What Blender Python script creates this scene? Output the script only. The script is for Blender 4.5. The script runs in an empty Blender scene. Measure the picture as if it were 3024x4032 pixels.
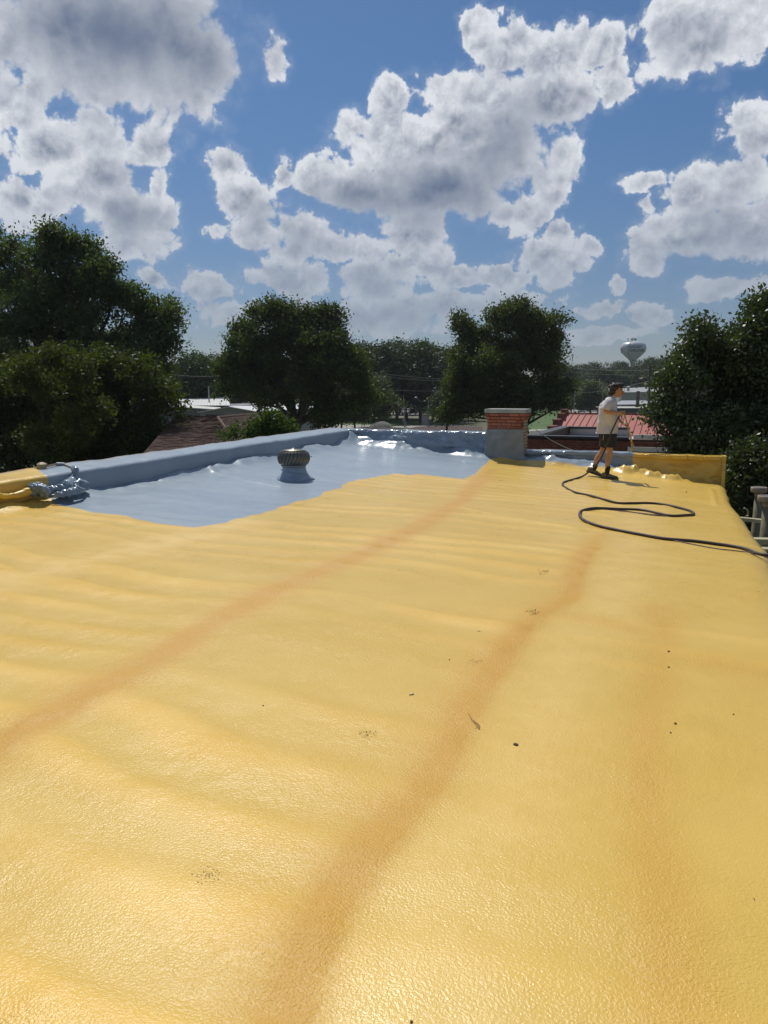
import bpy, bmesh, math, random
import numpy as np
from mathutils import Vector, Matrix
R = math.radians
rnd = random.Random(7)
rng = np.random.default_rng(7)
scene = bpy.context.scene
COL = scene.collection

# ------------------------------------------------------------------ camera
EYE = Vector((0.0, 0.0, 1.6))
PITCH = R(8.93)
cam_data = bpy.data.cameras.new('camera')
cam_data.sensor_fit = 'VERTICAL'
cam_data.sensor_height = 36.0
cam_data.lens = 27.04
cam_data.clip_end = 6000
cam = bpy.data.objects.new('camera', cam_data)
COL.objects.link(cam)
cam.location = EYE
cam.rotation_euler = (R(90) - PITCH, 0, 0)
scene.camera = cam

# ------------------------------------------------------------------ sun and colour management
SUN_DIR = Vector((-0.28, 0.92, 1.42)).normalized()          # towards the sun
SUN_EL = math.asin(SUN_DIR.z)
SUN_AZ = math.atan2(SUN_DIR.x, SUN_DIR.y)
sd = bpy.data.lights.new('sun', 'SUN')
sd.energy = 3.85
sd.angle = R(0.53)
sd.color = (1.0, 0.955, 0.88)
so = bpy.data.objects.new('sun', sd)
COL.objects.link(so)
so.rotation_euler = SUN_DIR.to_track_quat('Z', 'Y').to_euler()
so.location = (0, 0, 30)
vs = scene.view_settings
scene.display_settings.display_device = 'sRGB'
vs.view_transform = 'Standard'
vs.look = 'None'
vs.exposure = 0.0
vs.gamma = 1.0
vs.use_curve_mapping = False
scene.cycles.max_bounces = 6
scene.cycles.diffuse_bounces = 3
scene.cycles.glossy_bounces = 3
scene.cycles.transparent_max_bounces = 8
scene.cycles.sample_clamp_indirect = 6.0
scene.cycles.use_denoising = True

# ------------------------------------------------------------------ sky with clouds (world)
def node(nt, t, **kw):
    n = nt.nodes.new(t)
    for k, v in kw.items():
        setattr(n, k, v)
    return n
def put(nt, sock, v):
    if isinstance(v, bpy.types.NodeSocket):
        nt.links.new(v, sock)
    else:
        sock.default_value = v
def mth(nt, op, a, b=None, c=None, clamp=False):
    n = node(nt, 'ShaderNodeMath', operation=op, use_clamp=clamp)
    put(nt, n.inputs[0], a)
    if b is not None: put(nt, n.inputs[1], b)
    if c is not None: put(nt, n.inputs[2], c)
    return n.outputs[0]
def vmth(nt, op, a, b=None, c=None, out=0):
    n = node(nt, 'ShaderNodeVectorMath', operation=op)
    put(nt, n.inputs[0], a)
    if b is not None: put(nt, n.inputs[1], b)
    if c is not None: put(nt, n.inputs[2], c)
    return n.outputs[out]
def smooth(nt, v, a, b, to0=0.0, to1=1.0):
    n = node(nt, 'ShaderNodeMapRange', interpolation_type='SMOOTHSTEP')
    put(nt, n.inputs[0], v)
    n.inputs[1].default_value = a; n.inputs[2].default_value = b
    n.inputs[3].default_value = to0; n.inputs[4].default_value = to1
    return n.outputs[0]
def mixc(nt, f, a, b):
    n = node(nt, 'ShaderNodeMix', data_type='RGBA')
    put(nt, n.inputs[0], f); put(nt, n.inputs[6], a); put(nt, n.inputs[7], b)
    return n.outputs[2]
def noise(nt, vec, scale, detail=3.0, rough=0.5, dist=0.0, typ='FBM', dim='3D'):
    n = node(nt, 'ShaderNodeTexNoise', noise_dimensions=dim)
    try: n.noise_type = typ
    except Exception: pass
    put(nt, n.inputs['Vector'], vec)
    n.inputs['Scale'].default_value = scale; n.inputs['Detail'].default_value = detail
    n.inputs['Roughness'].default_value = rough; n.inputs['Distortion'].default_value = dist
    return n

def ray(px, py):
    """direction of the view ray through photo pixel (px, py) of 3024 x 4032"""
    cx = (px - 1512) / 3028.0; cy = (2016 - py) / 3028.0
    return Vector((cx, math.cos(PITCH) + cy * math.sin(PITCH), -math.sin(PITCH) + cy * math.cos(PITCH)))

# cloud masses: azimuth/elevation in degrees, half sizes; listed in overview-picture units, converted here
CLOUDS = [
 (250,70,270,165,1.25),(120,60,130,90,1.0),(400,120,130,110,1.0),(432,208,52,42,.8),(20,110,50,60,.6),
 (25,235,75,55,.9),(55,200,60,40,.8),(110,325,95,55,.9),(205,300,100,55,.9),(318,320,62,55,1.0),(215,395,110,80,1.0),(285,465,95,85,1.1),(60,440,90,50,.9),(350,395,24,45,.7),(270,528,85,30,.7),
 (592,135,32,30,.55),(1030,62,42,52,1.0),(1105,115,80,60,1.1),(1195,140,90,65,1.1),(1295,100,62,52,1.1),(1318,190,42,62,1.0),(1190,220,130,80,1.2),(1050,215,120,75,1.1),(960,190,75,45,1.0),(850,215,55,50,1.0),
 (870,300,150,80,1.2),(1040,310,190,100,1.2),(690,385,78,55,1.0),(612,385,32,22,.8),(790,420,160,62,1.2),(960,400,190,80,1.2),(1185,390,55,60,.9),(1120,460,75,45,.9),(1215,330,40,70,.8),
 (490,365,48,42,1.0),(520,430,65,55,1.0),(555,485,65,55,1.0),(468,505,38,22,.8),(650,500,70,48,1.0),(640,540,55,45,1.0),(750,530,110,45,.95),(900,500,90,65,1.0),(640,605,110,45,1.0),(790,605,105,48,.9),(925,560,62,60,1.0),(860,575,55,35,.9),(1000,600,85,32,1.0),(1090,605,80,30,1.0),(1190,565,85,52,1.0),(1212,508,48,38,1.0),(1275,530,32,26,.9),
 (440,620,82,40,.9),(335,605,42,28,.8),(560,680,200,40,.9),(800,690,260,45,.95),(1010,660,230,38,.95),(1285,668,48,20,.8),(1400,682,62,24,.8),(1300,720,120,22,.75),
 (1505,65,135,88,1.15),(1620,30,90,70,1.0),(1625,285,58,70,1.1),(1585,390,85,60,1.1),(1490,430,65,50,1.05),(1400,545,72,48,1.0),(1490,500,95,65,1.1),(1610,500,100,70,1.1),(1570,620,95,32,.95),(1400,392,62,26,.85),(1402,440,20,22,.6),(1335,620,20,14,.6),
]
def azel(x, y):
    d = ray(x * 1.8228, y * 1.8228).normalized()
    return math.degrees(math.atan2(d.x, d.y)), math.degrees(math.asin(d.z))

world = bpy.data.worlds.new('World')
scene.world = world
world.use_nodes = True
wt = world.node_tree
for n in list(wt.nodes): wt.nodes.remove(n)
wout = node(wt, 'ShaderNodeOutputWorld')
bg = node(wt, 'ShaderNodeBackground')
bg.inputs[1].default_value = 0.08
wt.links.new(bg.outputs[0], wout.inputs[0])
skyt = node(wt, 'ShaderNodeTexSky', sky_type='NISHITA')
skyt.sun_disc = False
skyt.sun_elevation = SUN_EL
skyt.sun_rotation = SUN_AZ
skyt.altitude = 250
skyt.air_density = 1.0
skyt.dust_density = 0.6
skyt.ozone_density = 2.0

# grey undersides of the masses
BASES = [(270,70,310,165,.74),(120,60,100,75,.35),(420,130,110,90,.35),(285,485,62,62,.7),(255,375,60,40,.35),(555,475,45,42,.5),(640,525,50,30,.65),(625,608,65,22,.6),(810,612,75,30,.6),
 (770,440,130,42,.8),(960,435,130,60,.85),(1110,330,110,85,.6),(1160,235,100,60,.4),(930,360,120,50,.35),(1190,592,42,26,.3),(1560,480,95,62,.6),(1445,565,60,30,.45),(1605,585,70,40,.45),(1605,335,50,50,.3),
 (1500,85,75,48,.45),(690,700,190,22,.35),(930,680,180,26,.35),(1300,700,90,20,.3)]
def blob_group(name, blobs, warp, union):
    g = bpy.data.node_groups.new(name, 'ShaderNodeTree')
    g.interface.new_socket('P', in_out='INPUT', socket_type='NodeSocketVector')
    g.interface.new_socket('A', in_out='OUTPUT', socket_type='NodeSocketFloat')
    gi = node(g, 'NodeGroupInput'); go = node(g, 'NodeGroupOutput')
    n1 = noise(g, gi.outputs[0], 0.40, 5.0, 0.60, dim='2D')
    P2 = vmth(g, 'ADD', gi.outputs[0], vmth(g, 'MULTIPLY_ADD', n1.outputs['Color'], (warp, warp * .8, 0), (-warp / 2, -warp * .4, 0)))
    acc = None
    for (x, y, rx, ry, st) in blobs:
        az, el = azel(x, y)
        q = 0.82 if union else 1.0; sx = 1.0 / (rx * 1.8228 / 3028 * 57.3 * q); sy = 1.0 / (ry * 1.8228 / 3028 * 57.3 * q)
        v = vmth(g, 'MULTIPLY_ADD', P2, (sx, sy, 0), (-az * sx, -el * sy, 0))
        if union:
            t = mth(g, 'MULTIPLY_ADD', vmth(g, 'LENGTH', v, out=1), -st, st)
            acc = t if acc is None else mth(g, 'SMOOTH_MAX', acc, t, 0.15)
        else:
            t = mth(g, 'MULTIPLY', mth(g, 'EXPONENT', mth(g, 'MULTIPLY', vmth(g, 'DOT_PRODUCT', v, v, out=1), -1.1)), st)
            acc = t if acc is None else mth(g, 'ADD', acc, t)
    g.links.new(acc, go.inputs[0])
    return g
G_MASS = blob_group('cloud_mass', CLOUDS, 2.2, True)
G_BASE = blob_group('cloud_bases', BASES, 2.6, False)
g = bpy.data.node_groups.new('cloud_billows', 'ShaderNodeTree')
g.interface.new_socket('P', in_out='INPUT', socket_type='NodeSocketVector')
g.interface.new_socket('D', in_out='OUTPUT', socket_type='NodeSocketFloat')
gi = node(g, 'NodeGroupInput'); go = node(g, 'NodeGroupOutput')
n1 = noise(g, gi.outputs[0], 0.45, 4.0, 0.6, dim='2D')
vor = node(g, 'ShaderNodeTexVoronoi', voronoi_dimensions='2D', feature='F1')
vor.inputs['Scale'].default_value = 0.34; vor.inputs['Detail'].default_value = 3.5
vor.inputs['Roughness'].default_value = 0.44; vor.inputs['Lacunarity'].default_value = 2.4
vor.normalize = True
g.links.new(vmth(g, 'ADD', gi.outputs[0], vmth(g, 'MULTIPLY_ADD', n1.outputs['Color'], (1.6, 1.6, 0), (-0.8, -0.8, 0))), vor.inputs['Vector'])
n3 = noise(g, gi.outputs[0], 1.1, 5.0, 0.6, dim='2D')
dd = mth(g, 'MULTIPLY_ADD', vor.outputs['Distance'], -1.7, 0.64)
dd = mth(g, 'ADD', dd, mth(g, 'MULTIPLY_ADD', n3.outputs[0], 0.26, -0.14))
g.links.new(dd, go.inputs[0])

tc = node(wt, 'ShaderNodeTexCoord')
sep = node(wt, 'ShaderNodeSeparateXYZ')
wt.links.new(vmth(wt, 'NORMALIZE', tc.outputs['Generated']), sep.inputs[0])
az = mth(wt, 'MULTIPLY', mth(wt, 'ARCTAN2', sep.outputs[0], sep.outputs[1]), 57.2958)
el = mth(wt, 'MULTIPLY', mth(wt, 'ARCSINE', sep.outputs[2]), 57.2958)
azp = mth(wt, 'SUBTRACT', mth(wt, 'PINGPONG', mth(wt, 'ADD', az, 390.0), 60.0), 30.0)
elp = mth(wt, 'PINGPONG', mth(wt, 'MAXIMUM', el, 0.0), 28.0)
comb = node(wt, 'ShaderNodeCombineXYZ')
wt.links.new(azp, comb.inputs[0]); wt.links.new(elp, comb.inputs[1])
def call(grp, off=None):
    gn = node(wt, 'ShaderNodeGroup', node_tree=grp)
    put(wt, gn.inputs[0], comb.outputs[0] if off is None else vmth(wt, 'ADD', comb.outputs[0], off))
    return gn.outputs[0]
MASS = call(G_MASS); BASE = call(G_BASE)
B0 = call(g); B1 = call(g, (-0.16, 0.55, 0))
D0 = mth(wt, 'DIVIDE', mth(wt, 'ADD', MASS, mth(wt, 'MULTIPLY_ADD', B0, 1.1, -0.065)), mth(wt, 'MULTIPLY_ADD', BASE, 1.6, 1.0))
alpha = mth(wt, 'MAXIMUM', smooth(wt, D0, -0.04, 0.17), mth(wt, 'MULTIPLY', smooth(wt, D0, -0.35, 0.15), 0.13))
relief = mth(wt, 'SUBTRACT', B1, B0)                           # > 0 where more cloud lies towards the light
thin = smooth(wt, D0, 0.02, 0.60)
shade = mth(wt, 'MULTIPLY_ADD', relief, mth(wt, 'MULTIPLY_ADD', BASE, -1.35, 1.3), mth(wt, 'MULTIPLY_ADD', BASE, 0.68, mth(wt, 'MULTIPLY_ADD', thin, 0.34, -0.03)), clamp=True)
bright = mixc(wt, shade, (9.6, 9.9, 10.4, 1), (1.35, 1.85, 2.95, 1))
hz = smooth(wt, el, 0.0, 14.0)
bright = mixc(wt, mth(wt, 'MULTIPLY_ADD', smooth(wt, el, 3.0, 17.0), 0.72, 0.28), (3.1, 3.7, 4.7, 1), bright)
skyc = node(wt, 'ShaderNodeMix', data_type='RGBA', blend_type='MULTIPLY')
skyc.inputs[0].default_value = 1.0
wt.links.new(skyt.outputs[0], skyc.inputs[6])
wt.links.new(mixc(wt, smooth(wt, el, -2.0, 22.0), (0.50, 0.52, 0.62, 1), (0.45, 0.65, 0.83, 1)), skyc.inputs[7])
alpha2 = mth(wt, 'MULTIPLY', mth(wt, 'MULTIPLY', alpha, mth(wt, 'MULTIPLY_ADD', hz, 0.25, 0.70)), smooth(wt, el, 30.0, 48.0, 1.0, 0.35))
fin = mixc(wt, alpha2, skyc.outputs[2], bright)
wt.links.new(fin, bg.inputs[0])
try:
    world.cycles.sampling_method = 'MANUAL'
    world.cycles.sample_map_resolution = 512
except Exception:
    pass

# ------------------------------------------------------------------ helpers: places
CS, SN = 0.927, 0.375                                         # the roof's own axes: u across (to the right), v along (away)
def UV(u, v): return (CS * u + SN * v, -SN * u + CS * v)
def toUV(x, y): return (CS * x - SN * y, SN * x + CS * y)
def at(px, py, Y):
    d = ray(px, py); s = Y / d.y
    return EYE + d * s
def on_z(px, py, z):
    d = ray(px, py); s = (z - EYE.z) / d.z
    return EYE + d * s
GZ = -5.3
YAW = -math.atan2(SN, CS)                                     # rotation of the u axis about z

# ------------------------------------------------------------------ helpers: materials
MATS = {}
def mat(name, color, rough=0.6, spec=0.5, metal=0.0, var=0.0, vscale=3.0, bump=0.0, bscale=20.0, bdist=0.01, color2=None, coat=0.0, coords='Object', trans=0.0):
    if name in MATS: return MATS[name]
    m = bpy.data.materials.new(name); m.use_nodes = True
    nt = m.node_tree; b = nt.nodes['Principled BSDF']
    b.inputs['Base Color'].default_value = (*color, 1)
    b.inputs['Roughness'].default_value = rough
    b.inputs['Metallic'].default_value = metal
    b.inputs['Specular IOR Level'].default_value = spec
    if coat: b.inputs['Coat Weight'].default_value = coat; b.inputs['Coat Roughness'].default_value = 0.15
    t = node(nt, 'ShaderNodeTexCoord')
    if var > 0 or color2:
        c2 = color2 or tuple(c * (1 - var) for c in color)
        c1 = color if color2 else tuple(min(1, c * (1 + var * 0.6)) for c in color)
        n = noise(nt, t.outputs[coords], vscale, 5.0, 0.6)
        f = smooth(nt, n.outputs[0], 0.32, 0.68)
        nt.links.new(mixc(nt, f, (*c1, 1), (*c2, 1)), b.inputs['Base Color'])
        nt.links.new(mth(nt, 'MULTIPLY_ADD', n.outputs[0], 0.2, rough - 0.1, clamp=True), b.inputs['Roughness'])
    if bump > 0:
        n = noise(nt, t.outputs[coords], bscale, 4.0, 0.55)
        bp = node(nt, 'ShaderNodeBump'); bp.inputs['Strength'].default_value = bump; bp.inputs['Distance'].default_value = bdist
        nt.links.new(n.outputs[0], bp.inputs['Height']); nt.links.new(bp.outputs[0], b.inputs['Normal'])
    MATS[name] = m
    return m

def leaf_mat(name, c1, c2, rough=0.5, transl=0.25, spec=0.35, tcol=None):
    m = bpy.data.materials.new(name); m.use_nodes = True
    nt = m.node_tree; b = nt.nodes['Principled BSDF']; out = nt.nodes['Material Output']
    geo = node(nt, 'ShaderNodeNewGeometry')
    oi = node(nt, 'ShaderNodeObjectInfo')
    t = node(nt, 'ShaderNodeTexCoord')
    n = noise(nt, t.outputs['Object'], 0.5, 3.0, 0.6)
    f = mth(nt, 'MULTIPLY_ADD', n.outputs[0], 0.9, mth(nt, 'MULTIPLY_ADD', geo.outputs['Random Per Island'], 0.7, -0.4), clamp=True)
    c = mixc(nt, f, (*c1, 1), (*c2, 1))
    hsv = node(nt, 'ShaderNodeHueSaturation')
    nt.links.new(c, hsv.inputs['Color'])
    nt.links.new(mth(nt, 'MULTIPLY_ADD', oi.outputs['Random'], 0.5, 0.75), hsv.inputs['Value'])
    nt.links.new(mth(nt, 'MULTIPLY_ADD', oi.outputs['Random'], 0.04, 0.48), hsv.inputs['Hue'])
    nt.links.new(hsv.outputs[0], b.inputs['Base Color'])
    b.inputs['Roughness'].default_value = rough
    b.inputs['Specular IOR Level'].default_value = spec
    tr = node(nt, 'ShaderNodeBsdfTranslucent')
    mx = node(nt, 'ShaderNodeMix', data_type='RGBA', blend_type='MULTIPLY'); mx.inputs[0].default_value = 1
    nt.links.new(hsv.outputs[0], mx.inputs[6]); mx.inputs[7].default_value = (*(tcol or (1.5, 1.6, 0.5)), 1)
    nt.links.new(mx.outputs[2], tr.inputs[0])
    ms = node(nt, 'ShaderNodeMixShader'); ms.inputs[0].default_value = transl
    nt.links.new(b.outputs[0], ms.inputs[1]); nt.links.new(tr.outputs[0], ms.inputs[2])
    nt.links.new(ms.outputs[0], out.inputs[0])
    return m

# ------------------------------------------------------------------ helpers: meshes
def link(name, me, m=None, parent=None, smooth_=False):
    o = bpy.data.objects.new(name, me); COL.objects.link(o)
    if m is not None: me.materials.append(m)
    if smooth_:
        me.polygons.foreach_set('use_smooth', [True] * len(me.polygons))
    if parent is not None: o.parent = parent
    return o
def tag(o, label=None, cat=None, group=None, kind=None):
    if label: o['label'] = label
    if cat: o['category'] = cat
    if group: o['group'] = group
    if kind: o['kind'] = kind
    return o
def empty(name, loc, rz=0.0):
    o = bpy.data.objects.new(name, None); COL.objects.link(o)
    o.location = loc; o.rotation_euler = (0, 0, rz); o.empty_display_size = 0.3
    return o
def thing(name, label, cat, loc, rz=0.0, group=None):
    return tag(empty(name, loc, rz), label, cat, group)
class MB:
    def __init__(s): s.v = []; s.f = []
    def add(s, vs, fs):
        b = len(s.v); s.v += [tuple(v) for v in vs]; s.f += [tuple(i + b for i in f) for f in fs]; return s
    def box(s, x0, x1, y0, y1, z0, z1, m=None):
        vs = [Vector(p) for p in ((x0,y0,z0),(x1,y0,z0),(x1,y1,z0),(x0,y1,z0),(x0,y0,z1),(x1,y0,z1),(x1,y1,z1),(x0,y1,z1))]
        if m is not None: vs = [m @ v for v in vs]
        return s.add(vs, [(0,3,2,1),(4,5,6,7),(0,1,5,4),(1,2,6,5),(2,3,7,6),(3,0,4,7)])
    def prism(s, poly, z0, z1, m=None):
        n = len(poly)
        vs = [Vector((p[0], p[1], z0)) for p in poly] + [Vector((p[0], p[1], z1)) for p in poly]
        if m is not None: vs = [m @ v for v in vs]
        return s.add(vs, [tuple(range(n - 1, -1, -1)), tuple(range(n, 2 * n))] + [(i, (i + 1) % n, n + (i + 1) % n, n + i) for i in range(n)])
    def hull_quad(s, pts, th):
        """four world points of a slab top, thickened downwards by th"""
        vs = [Vector(p) for p in pts] + [Vector(p) - Vector((0, 0, th)) for p in pts]
        return s.add(vs, [(0,1,2,3),(7,6,5,4),(0,4,5,1),(1,5,6,2),(2,6,7,3),(3,7,4,0)])
    def tube(s, pts, rad, n=8, cap=True):
        pts = [Vector(p) for p in pts]
        rs = rad if isinstance(rad, (list, tuple)) else [rad] * len(pts)
        b = len(s.v); up = None
        for i, p in enumerate(pts):
            d = (pts[min(i + 1, len(pts) - 1)] - pts[max(i - 1, 0)])
            if d.length < 1e-9: d = Vector((0, 0, 1))
            d.normalize()
            if up is None:
                up = Vector((1, 0, 0)) if abs(d.x) < 0.7 else Vector((0, 1, 0))
            a = (up - d * up.dot(d)).normalized(); c = d.cross(a); up = a
            for k in range(n):
                t = 2 * math.pi * k / n
                s.v.append(tuple(p + (a * math.cos(t) + c * math.sin(t)) * rs[i]))
        for i in range(len(pts) - 1):
            for k in range(n):
                s.f.append((b + i*n + k, b + i*n + (k+1) % n, b + (i+1)*n + (k+1) % n, b + (i+1)*n + k))
        if cap:
            s.f.append(tuple(b + k for k in range(n - 1, -1, -1)))
            e = b + (len(pts) - 1) * n
            s.f.append(tuple(e + k for k in range(n)))
        return s
    def lathe(s, prof, n=24, c=(0, 0, 0)):
        b = len(s.v)
        for (r, z) in prof:
            for k in range(n):
                t = 2 * math.pi * k / n
                s.v.append((c[0] + r * math.cos(t), c[1] + r * math.sin(t), c[2] + z))
        for i in range(len(prof) - 1):
            for k in range(n):
                s.f.append((b + i*n + k, b + i*n + (k+1) % n, b + (i+1)*n + (k+1) % n, b + (i+1)*n + k))
        s.f.append(tuple(b + k for k in range(n - 1, -1, -1)))
        e = b + (len(prof) - 1) * n
        s.f.append(tuple(e + k for k in range(n)))
        return s
    def mesh(s, name='m'):
        me = bpy.data.meshes.new(name); me.from_pydata(s.v, [], s.f); me.update(); return me
    def build(s, name, m, parent=None, smooth_=False, local=False):
        """verts are given in world space when a parent Empty stands elsewhere; local=True keeps them as they are"""
        me = s.mesh(name)
        if parent is not None and not local:
            me.transform(root_matrix(parent).inverted())
        return link(name, me, m, parent, smooth_)
def root_matrix(o):
    m = Matrix.LocRotScale(o.location, o.rotation_euler, o.scale)
    return root_matrix(o.parent) @ m if o.parent is not None else m

def big_mesh(name, verts, quads, tri=False):
    me = bpy.data.meshes.new(name)
    nv, nf = len(verts), len(quads); k = quads.shape[1]
    me.vertices.add(nv); me.vertices.foreach_set('co', np.ascontiguousarray(verts, dtype=np.float32).ravel())
    me.loops.add(nf * k); me.loops.foreach_set('vertex_index', np.ascontiguousarray(quads, dtype=np.int32).ravel())
    me.polygons.add(nf)
    me.polygons.foreach_set('loop_start', np.arange(0, nf * k, k, dtype=np.int32))
    me.update(calc_edges=True); me.validate()
    return me
def grid_mesh(name, X, Y, Z):
    ny, nx = X.shape
    v = np.stack([X.ravel(), Y.ravel(), Z.ravel()], 1)
    i = np.arange(ny * nx).reshape(ny, nx)
    q = np.stack([i[:-1, :-1].ravel(), i[:-1, 1:].ravel(), i[1:, 1:].ravel(), i[1:, :-1].ravel()], 1)
    return big_mesh(name, v, q)

def _hash(ix, iy, seed):
    h = (ix.astype(np.int64) * 374761393 + iy.astype(np.int64) * 668265263 + seed * 1442695041) & 0x7fffffff
    h = ((h ^ (h >> 13)) * 1274126177) & 0x7fffffff
    return ((h ^ (h >> 16)) & 0xffff) / 65535.0
def vnoise(x, y, seed=0):
    x = np.asarray(x, float); y = np.asarray(y, float)
    ix = np.floor(x); iy = np.floor(y); fx = x - ix; fy = y - iy
    fx = fx * fx * (3 - 2 * fx); fy = fy * fy * (3 - 2 * fy)
    a = _hash(ix, iy, seed); b = _hash(ix + 1, iy, seed); c = _hash(ix, iy + 1, seed); d = _hash(ix + 1, iy + 1, seed)
    return (a * (1 - fx) + b * fx) * (1 - fy) + (c * (1 - fx) + d * fx) * fy - 0.5
def fbm(x, y, seed=0, o=4):
    s = 0; a = 1.0
    for k in range(o):
        s = s + a * vnoise(np.asarray(x) * 2**k + 17.3 * k, np.asarray(y) * 2**k + 9.1 * k, seed + k); a *= 0.5
    return s

# ------------------------------------------------------------------ the roof surface
U_R, U_L, V_FAR, V_NEAR = 0.57, -7.5, 16.42, -3.0
def roof_base(u, v):
    u = np.asarray(u, float); v = np.asarray(v, float)
    t = np.log1p(np.exp((v - 7.3) / 0.9)) * 0.9                # soft knee
    zr = 0.13 - 0.0375 * t
    zl = 0.22 + 0.019 * t
    k = (U_R - u) / (U_R - U_L)
    return zr + (zl - zr) * k
def passes(u, v):
    """overlapping spray passes run across each bay between two seams; 0..1, steep on the far side"""
    u = np.asarray(u, float); v = np.asarray(v, float)
    ua = np.interp(v, [q[1] for q in SEAM_A], [q[0] for q in SEAM_A]); ub = np.interp(v, [q[1] for q in SEAM_B], [q[0] for q in SEAM_B])
    bay = (u > ua).astype(float) + (u > ub)
    lam = 0.40
    ph = (v + 0.10 * np.sin(u * 1.1 + bay * 2.0) + 0.05 * u + 0.42 * fbm(u * 0.5, v * 0.5, 3, 3)) / lam + bay * 0.37
    t = ph - np.floor(ph)
    sh = np.where(t < 0.64, np.sin(t / 0.64 * math.pi / 2) ** 2, np.cos((t - 0.64) / 0.36 * math.pi / 2) ** 2)
    am = 0.15 + 1.5 * np.clip(fbm(u * 0.5, v * 1.3, 5, 2) + 0.45, 0, 1)
    am = am * np.where(bay > 1.5, 0.45, 1.0)
    return sh * am
def roof_z(u, v):
    z = roof_base(u, v)
    # swells left by the passes of the spray gun, running across the roof
    z = z + 0.0115 * passes(u, v)
    z = z + 0.020 * fbm(u * 0.9, v * 0.9, 11, 3) + 0.005 * fbm(u * 4, v * 4, 21, 3)
    return z
def on_roof(px, py, lift=0.0):
    d = ray(px, py); s = 8.0
    for _ in range(40):
        p = EYE + d * s
        u, v = toUV(p.x, p.y)
        z = float(roof_base(u, v)) + lift
        s += 0.8 * (z - p.z) / d.z
        s = max(1.0, min(30.0, s))
    return EYE + d * s
def uv_px(px, py):
    p = on_roof(px, py); return toUV(p.x, p.y)

SEAM_A = sorted([uv_px(x*1.8228, y*1.8228) for x, y in [(-150,1700),(0,1610),(150,1525),(300,1445),(430,1362),(600,1272),(760,1208),(900,1143),(1000,1078),(1060,1015)]], key=lambda q: q[1])
SEAM_B = sorted([uv_px(x*1.8228, y*1.8228) for x, y in [(590,2300),(690,2060),(750,1950),(830,1825),(915,1715),(985,1600),(1050,1480),(1100,1400),(1170,1330),(1235,1290),(1262,1215),(1305,1150)]], key=lambda q: q[1])
def seg_dist(U, V, pts):
    best = np.full(U.shape, 1e9)
    for (a, b) in zip(pts[:-1], pts[1:]):
        ax, ay = a; bx, by = b; dx, dy = bx - ax, by - ay; L = dx*dx + dy*dy + 1e-12
        t = np.clip(((U - ax) * dx + (V - ay) * dy) / L, 0, 1)
        best = np.minimum(best, np.hypot(U - ax - t * dx, V - ay - t * dy))
    return best
def in_poly(U, V, pts):
    ins = np.zeros(U.shape, bool); n = len(pts)
    for i in range(n):
        x1, y1 = pts[i]; x2, y2 = pts[(i + 1) % n]
        c = ((y1 > V) != (y2 > V)) & (U < (x2 - x1) * (V - y1) / (y2 - y1 + 1e-12) + x1)
        ins ^= c
    return ins
S = 1.8228
blue_px = [(75*S,1073*S),(130*S,1095*S),(200*S,1109*S),(260*S,1115*S),(330*S,1130*S),(420*S,1141*S),(470*S,1136*S),(530*S,1118*S),
           (590*S,1102*S),(1185,1969),(1252,1955),(1285,1938),(1348,1925),(1352,1909),(1398,1892),(1464,1882),(1517,1871),(1564,1869),(1610,1873),(1643,1868),(1690,1873),(1750,1879),(1829,1887),(1882,1862),(1895,1842),(1928,1816),(1953,1814)]
blue_uv = [uv_px(*p) for p in blue_px]
blue_uv[0] = (U_L - 0.3, blue_uv[0][1] - 0.05)
right_px = [(2020,1817),(2080,1822),(2136,1827),(2206,1826),(2280,1837),(2300,1853),(2375,1856),(2450,1862),(2490,1868)]
right_uv = [(q[0], min(q[1], 16.12)) for q in (uv_px(*p) for p in right_px)]
LANCE_U = right_uv[-1][0] + 0.02
poly = blue_uv + right_uv + [(LANCE_U, V_FAR + 1.5), (U_L - 0.9, V_FAR + 1.5), (U_L - 0.9, blue_uv[0][1] + 0.55)]
seamA = [uv_px(x*S, y*S) for x, y in [(-150,1700),(0,1610),(150,1525),(300,1445),(430,1362),(600,1272),(760,1208),(900,1143),(1000,1078),(1060,1015)]]
seamB = [uv_px(x*S, y*S) for x, y in [(590,2300),(620,2212),(690,2060),(750,1950),(830,1825),(915,1715),(985,1600),(1050,1480),(1100,1400),(1170,1330),(1235,1290),(1262,1215),(1305,1150)]]
seamD = [uv_px(x, y) for x, y in [(2602,2400),(2602,2559),(2560,2800),(2538,3124),(2584,3400),(2630,3767),(2694,4032)]]
seamC = [uv_px(x*S, y*S) for x, y in [(-100,1290),(0,1262),(150,1215),(300,1185),(430,1152),(520,1128)]]
seamE = [uv_px(x, y) for x, y in [(2200,2420),(2400,2450),(2520,2480)]]
seamF = [uv_px(x, y) for x, y in [(2610,2570),(2800,2600),(3024,2650)]]
ridge1 = [uv_px(x*S, y*S) for x, y in [(722,1063),(800,1072),(900,1086),(1000,1097),(1080,1113),(1160,1128),(1255,1146)]]
ridge2 = [uv_px(x*S, y*S) for x, y in [(400,1005),(470,1024),(540,1040),(605,1050)]]
ridge3 = [uv_px(x, y) for x, y in [(2800,1925),(2820,1990)]]

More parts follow.
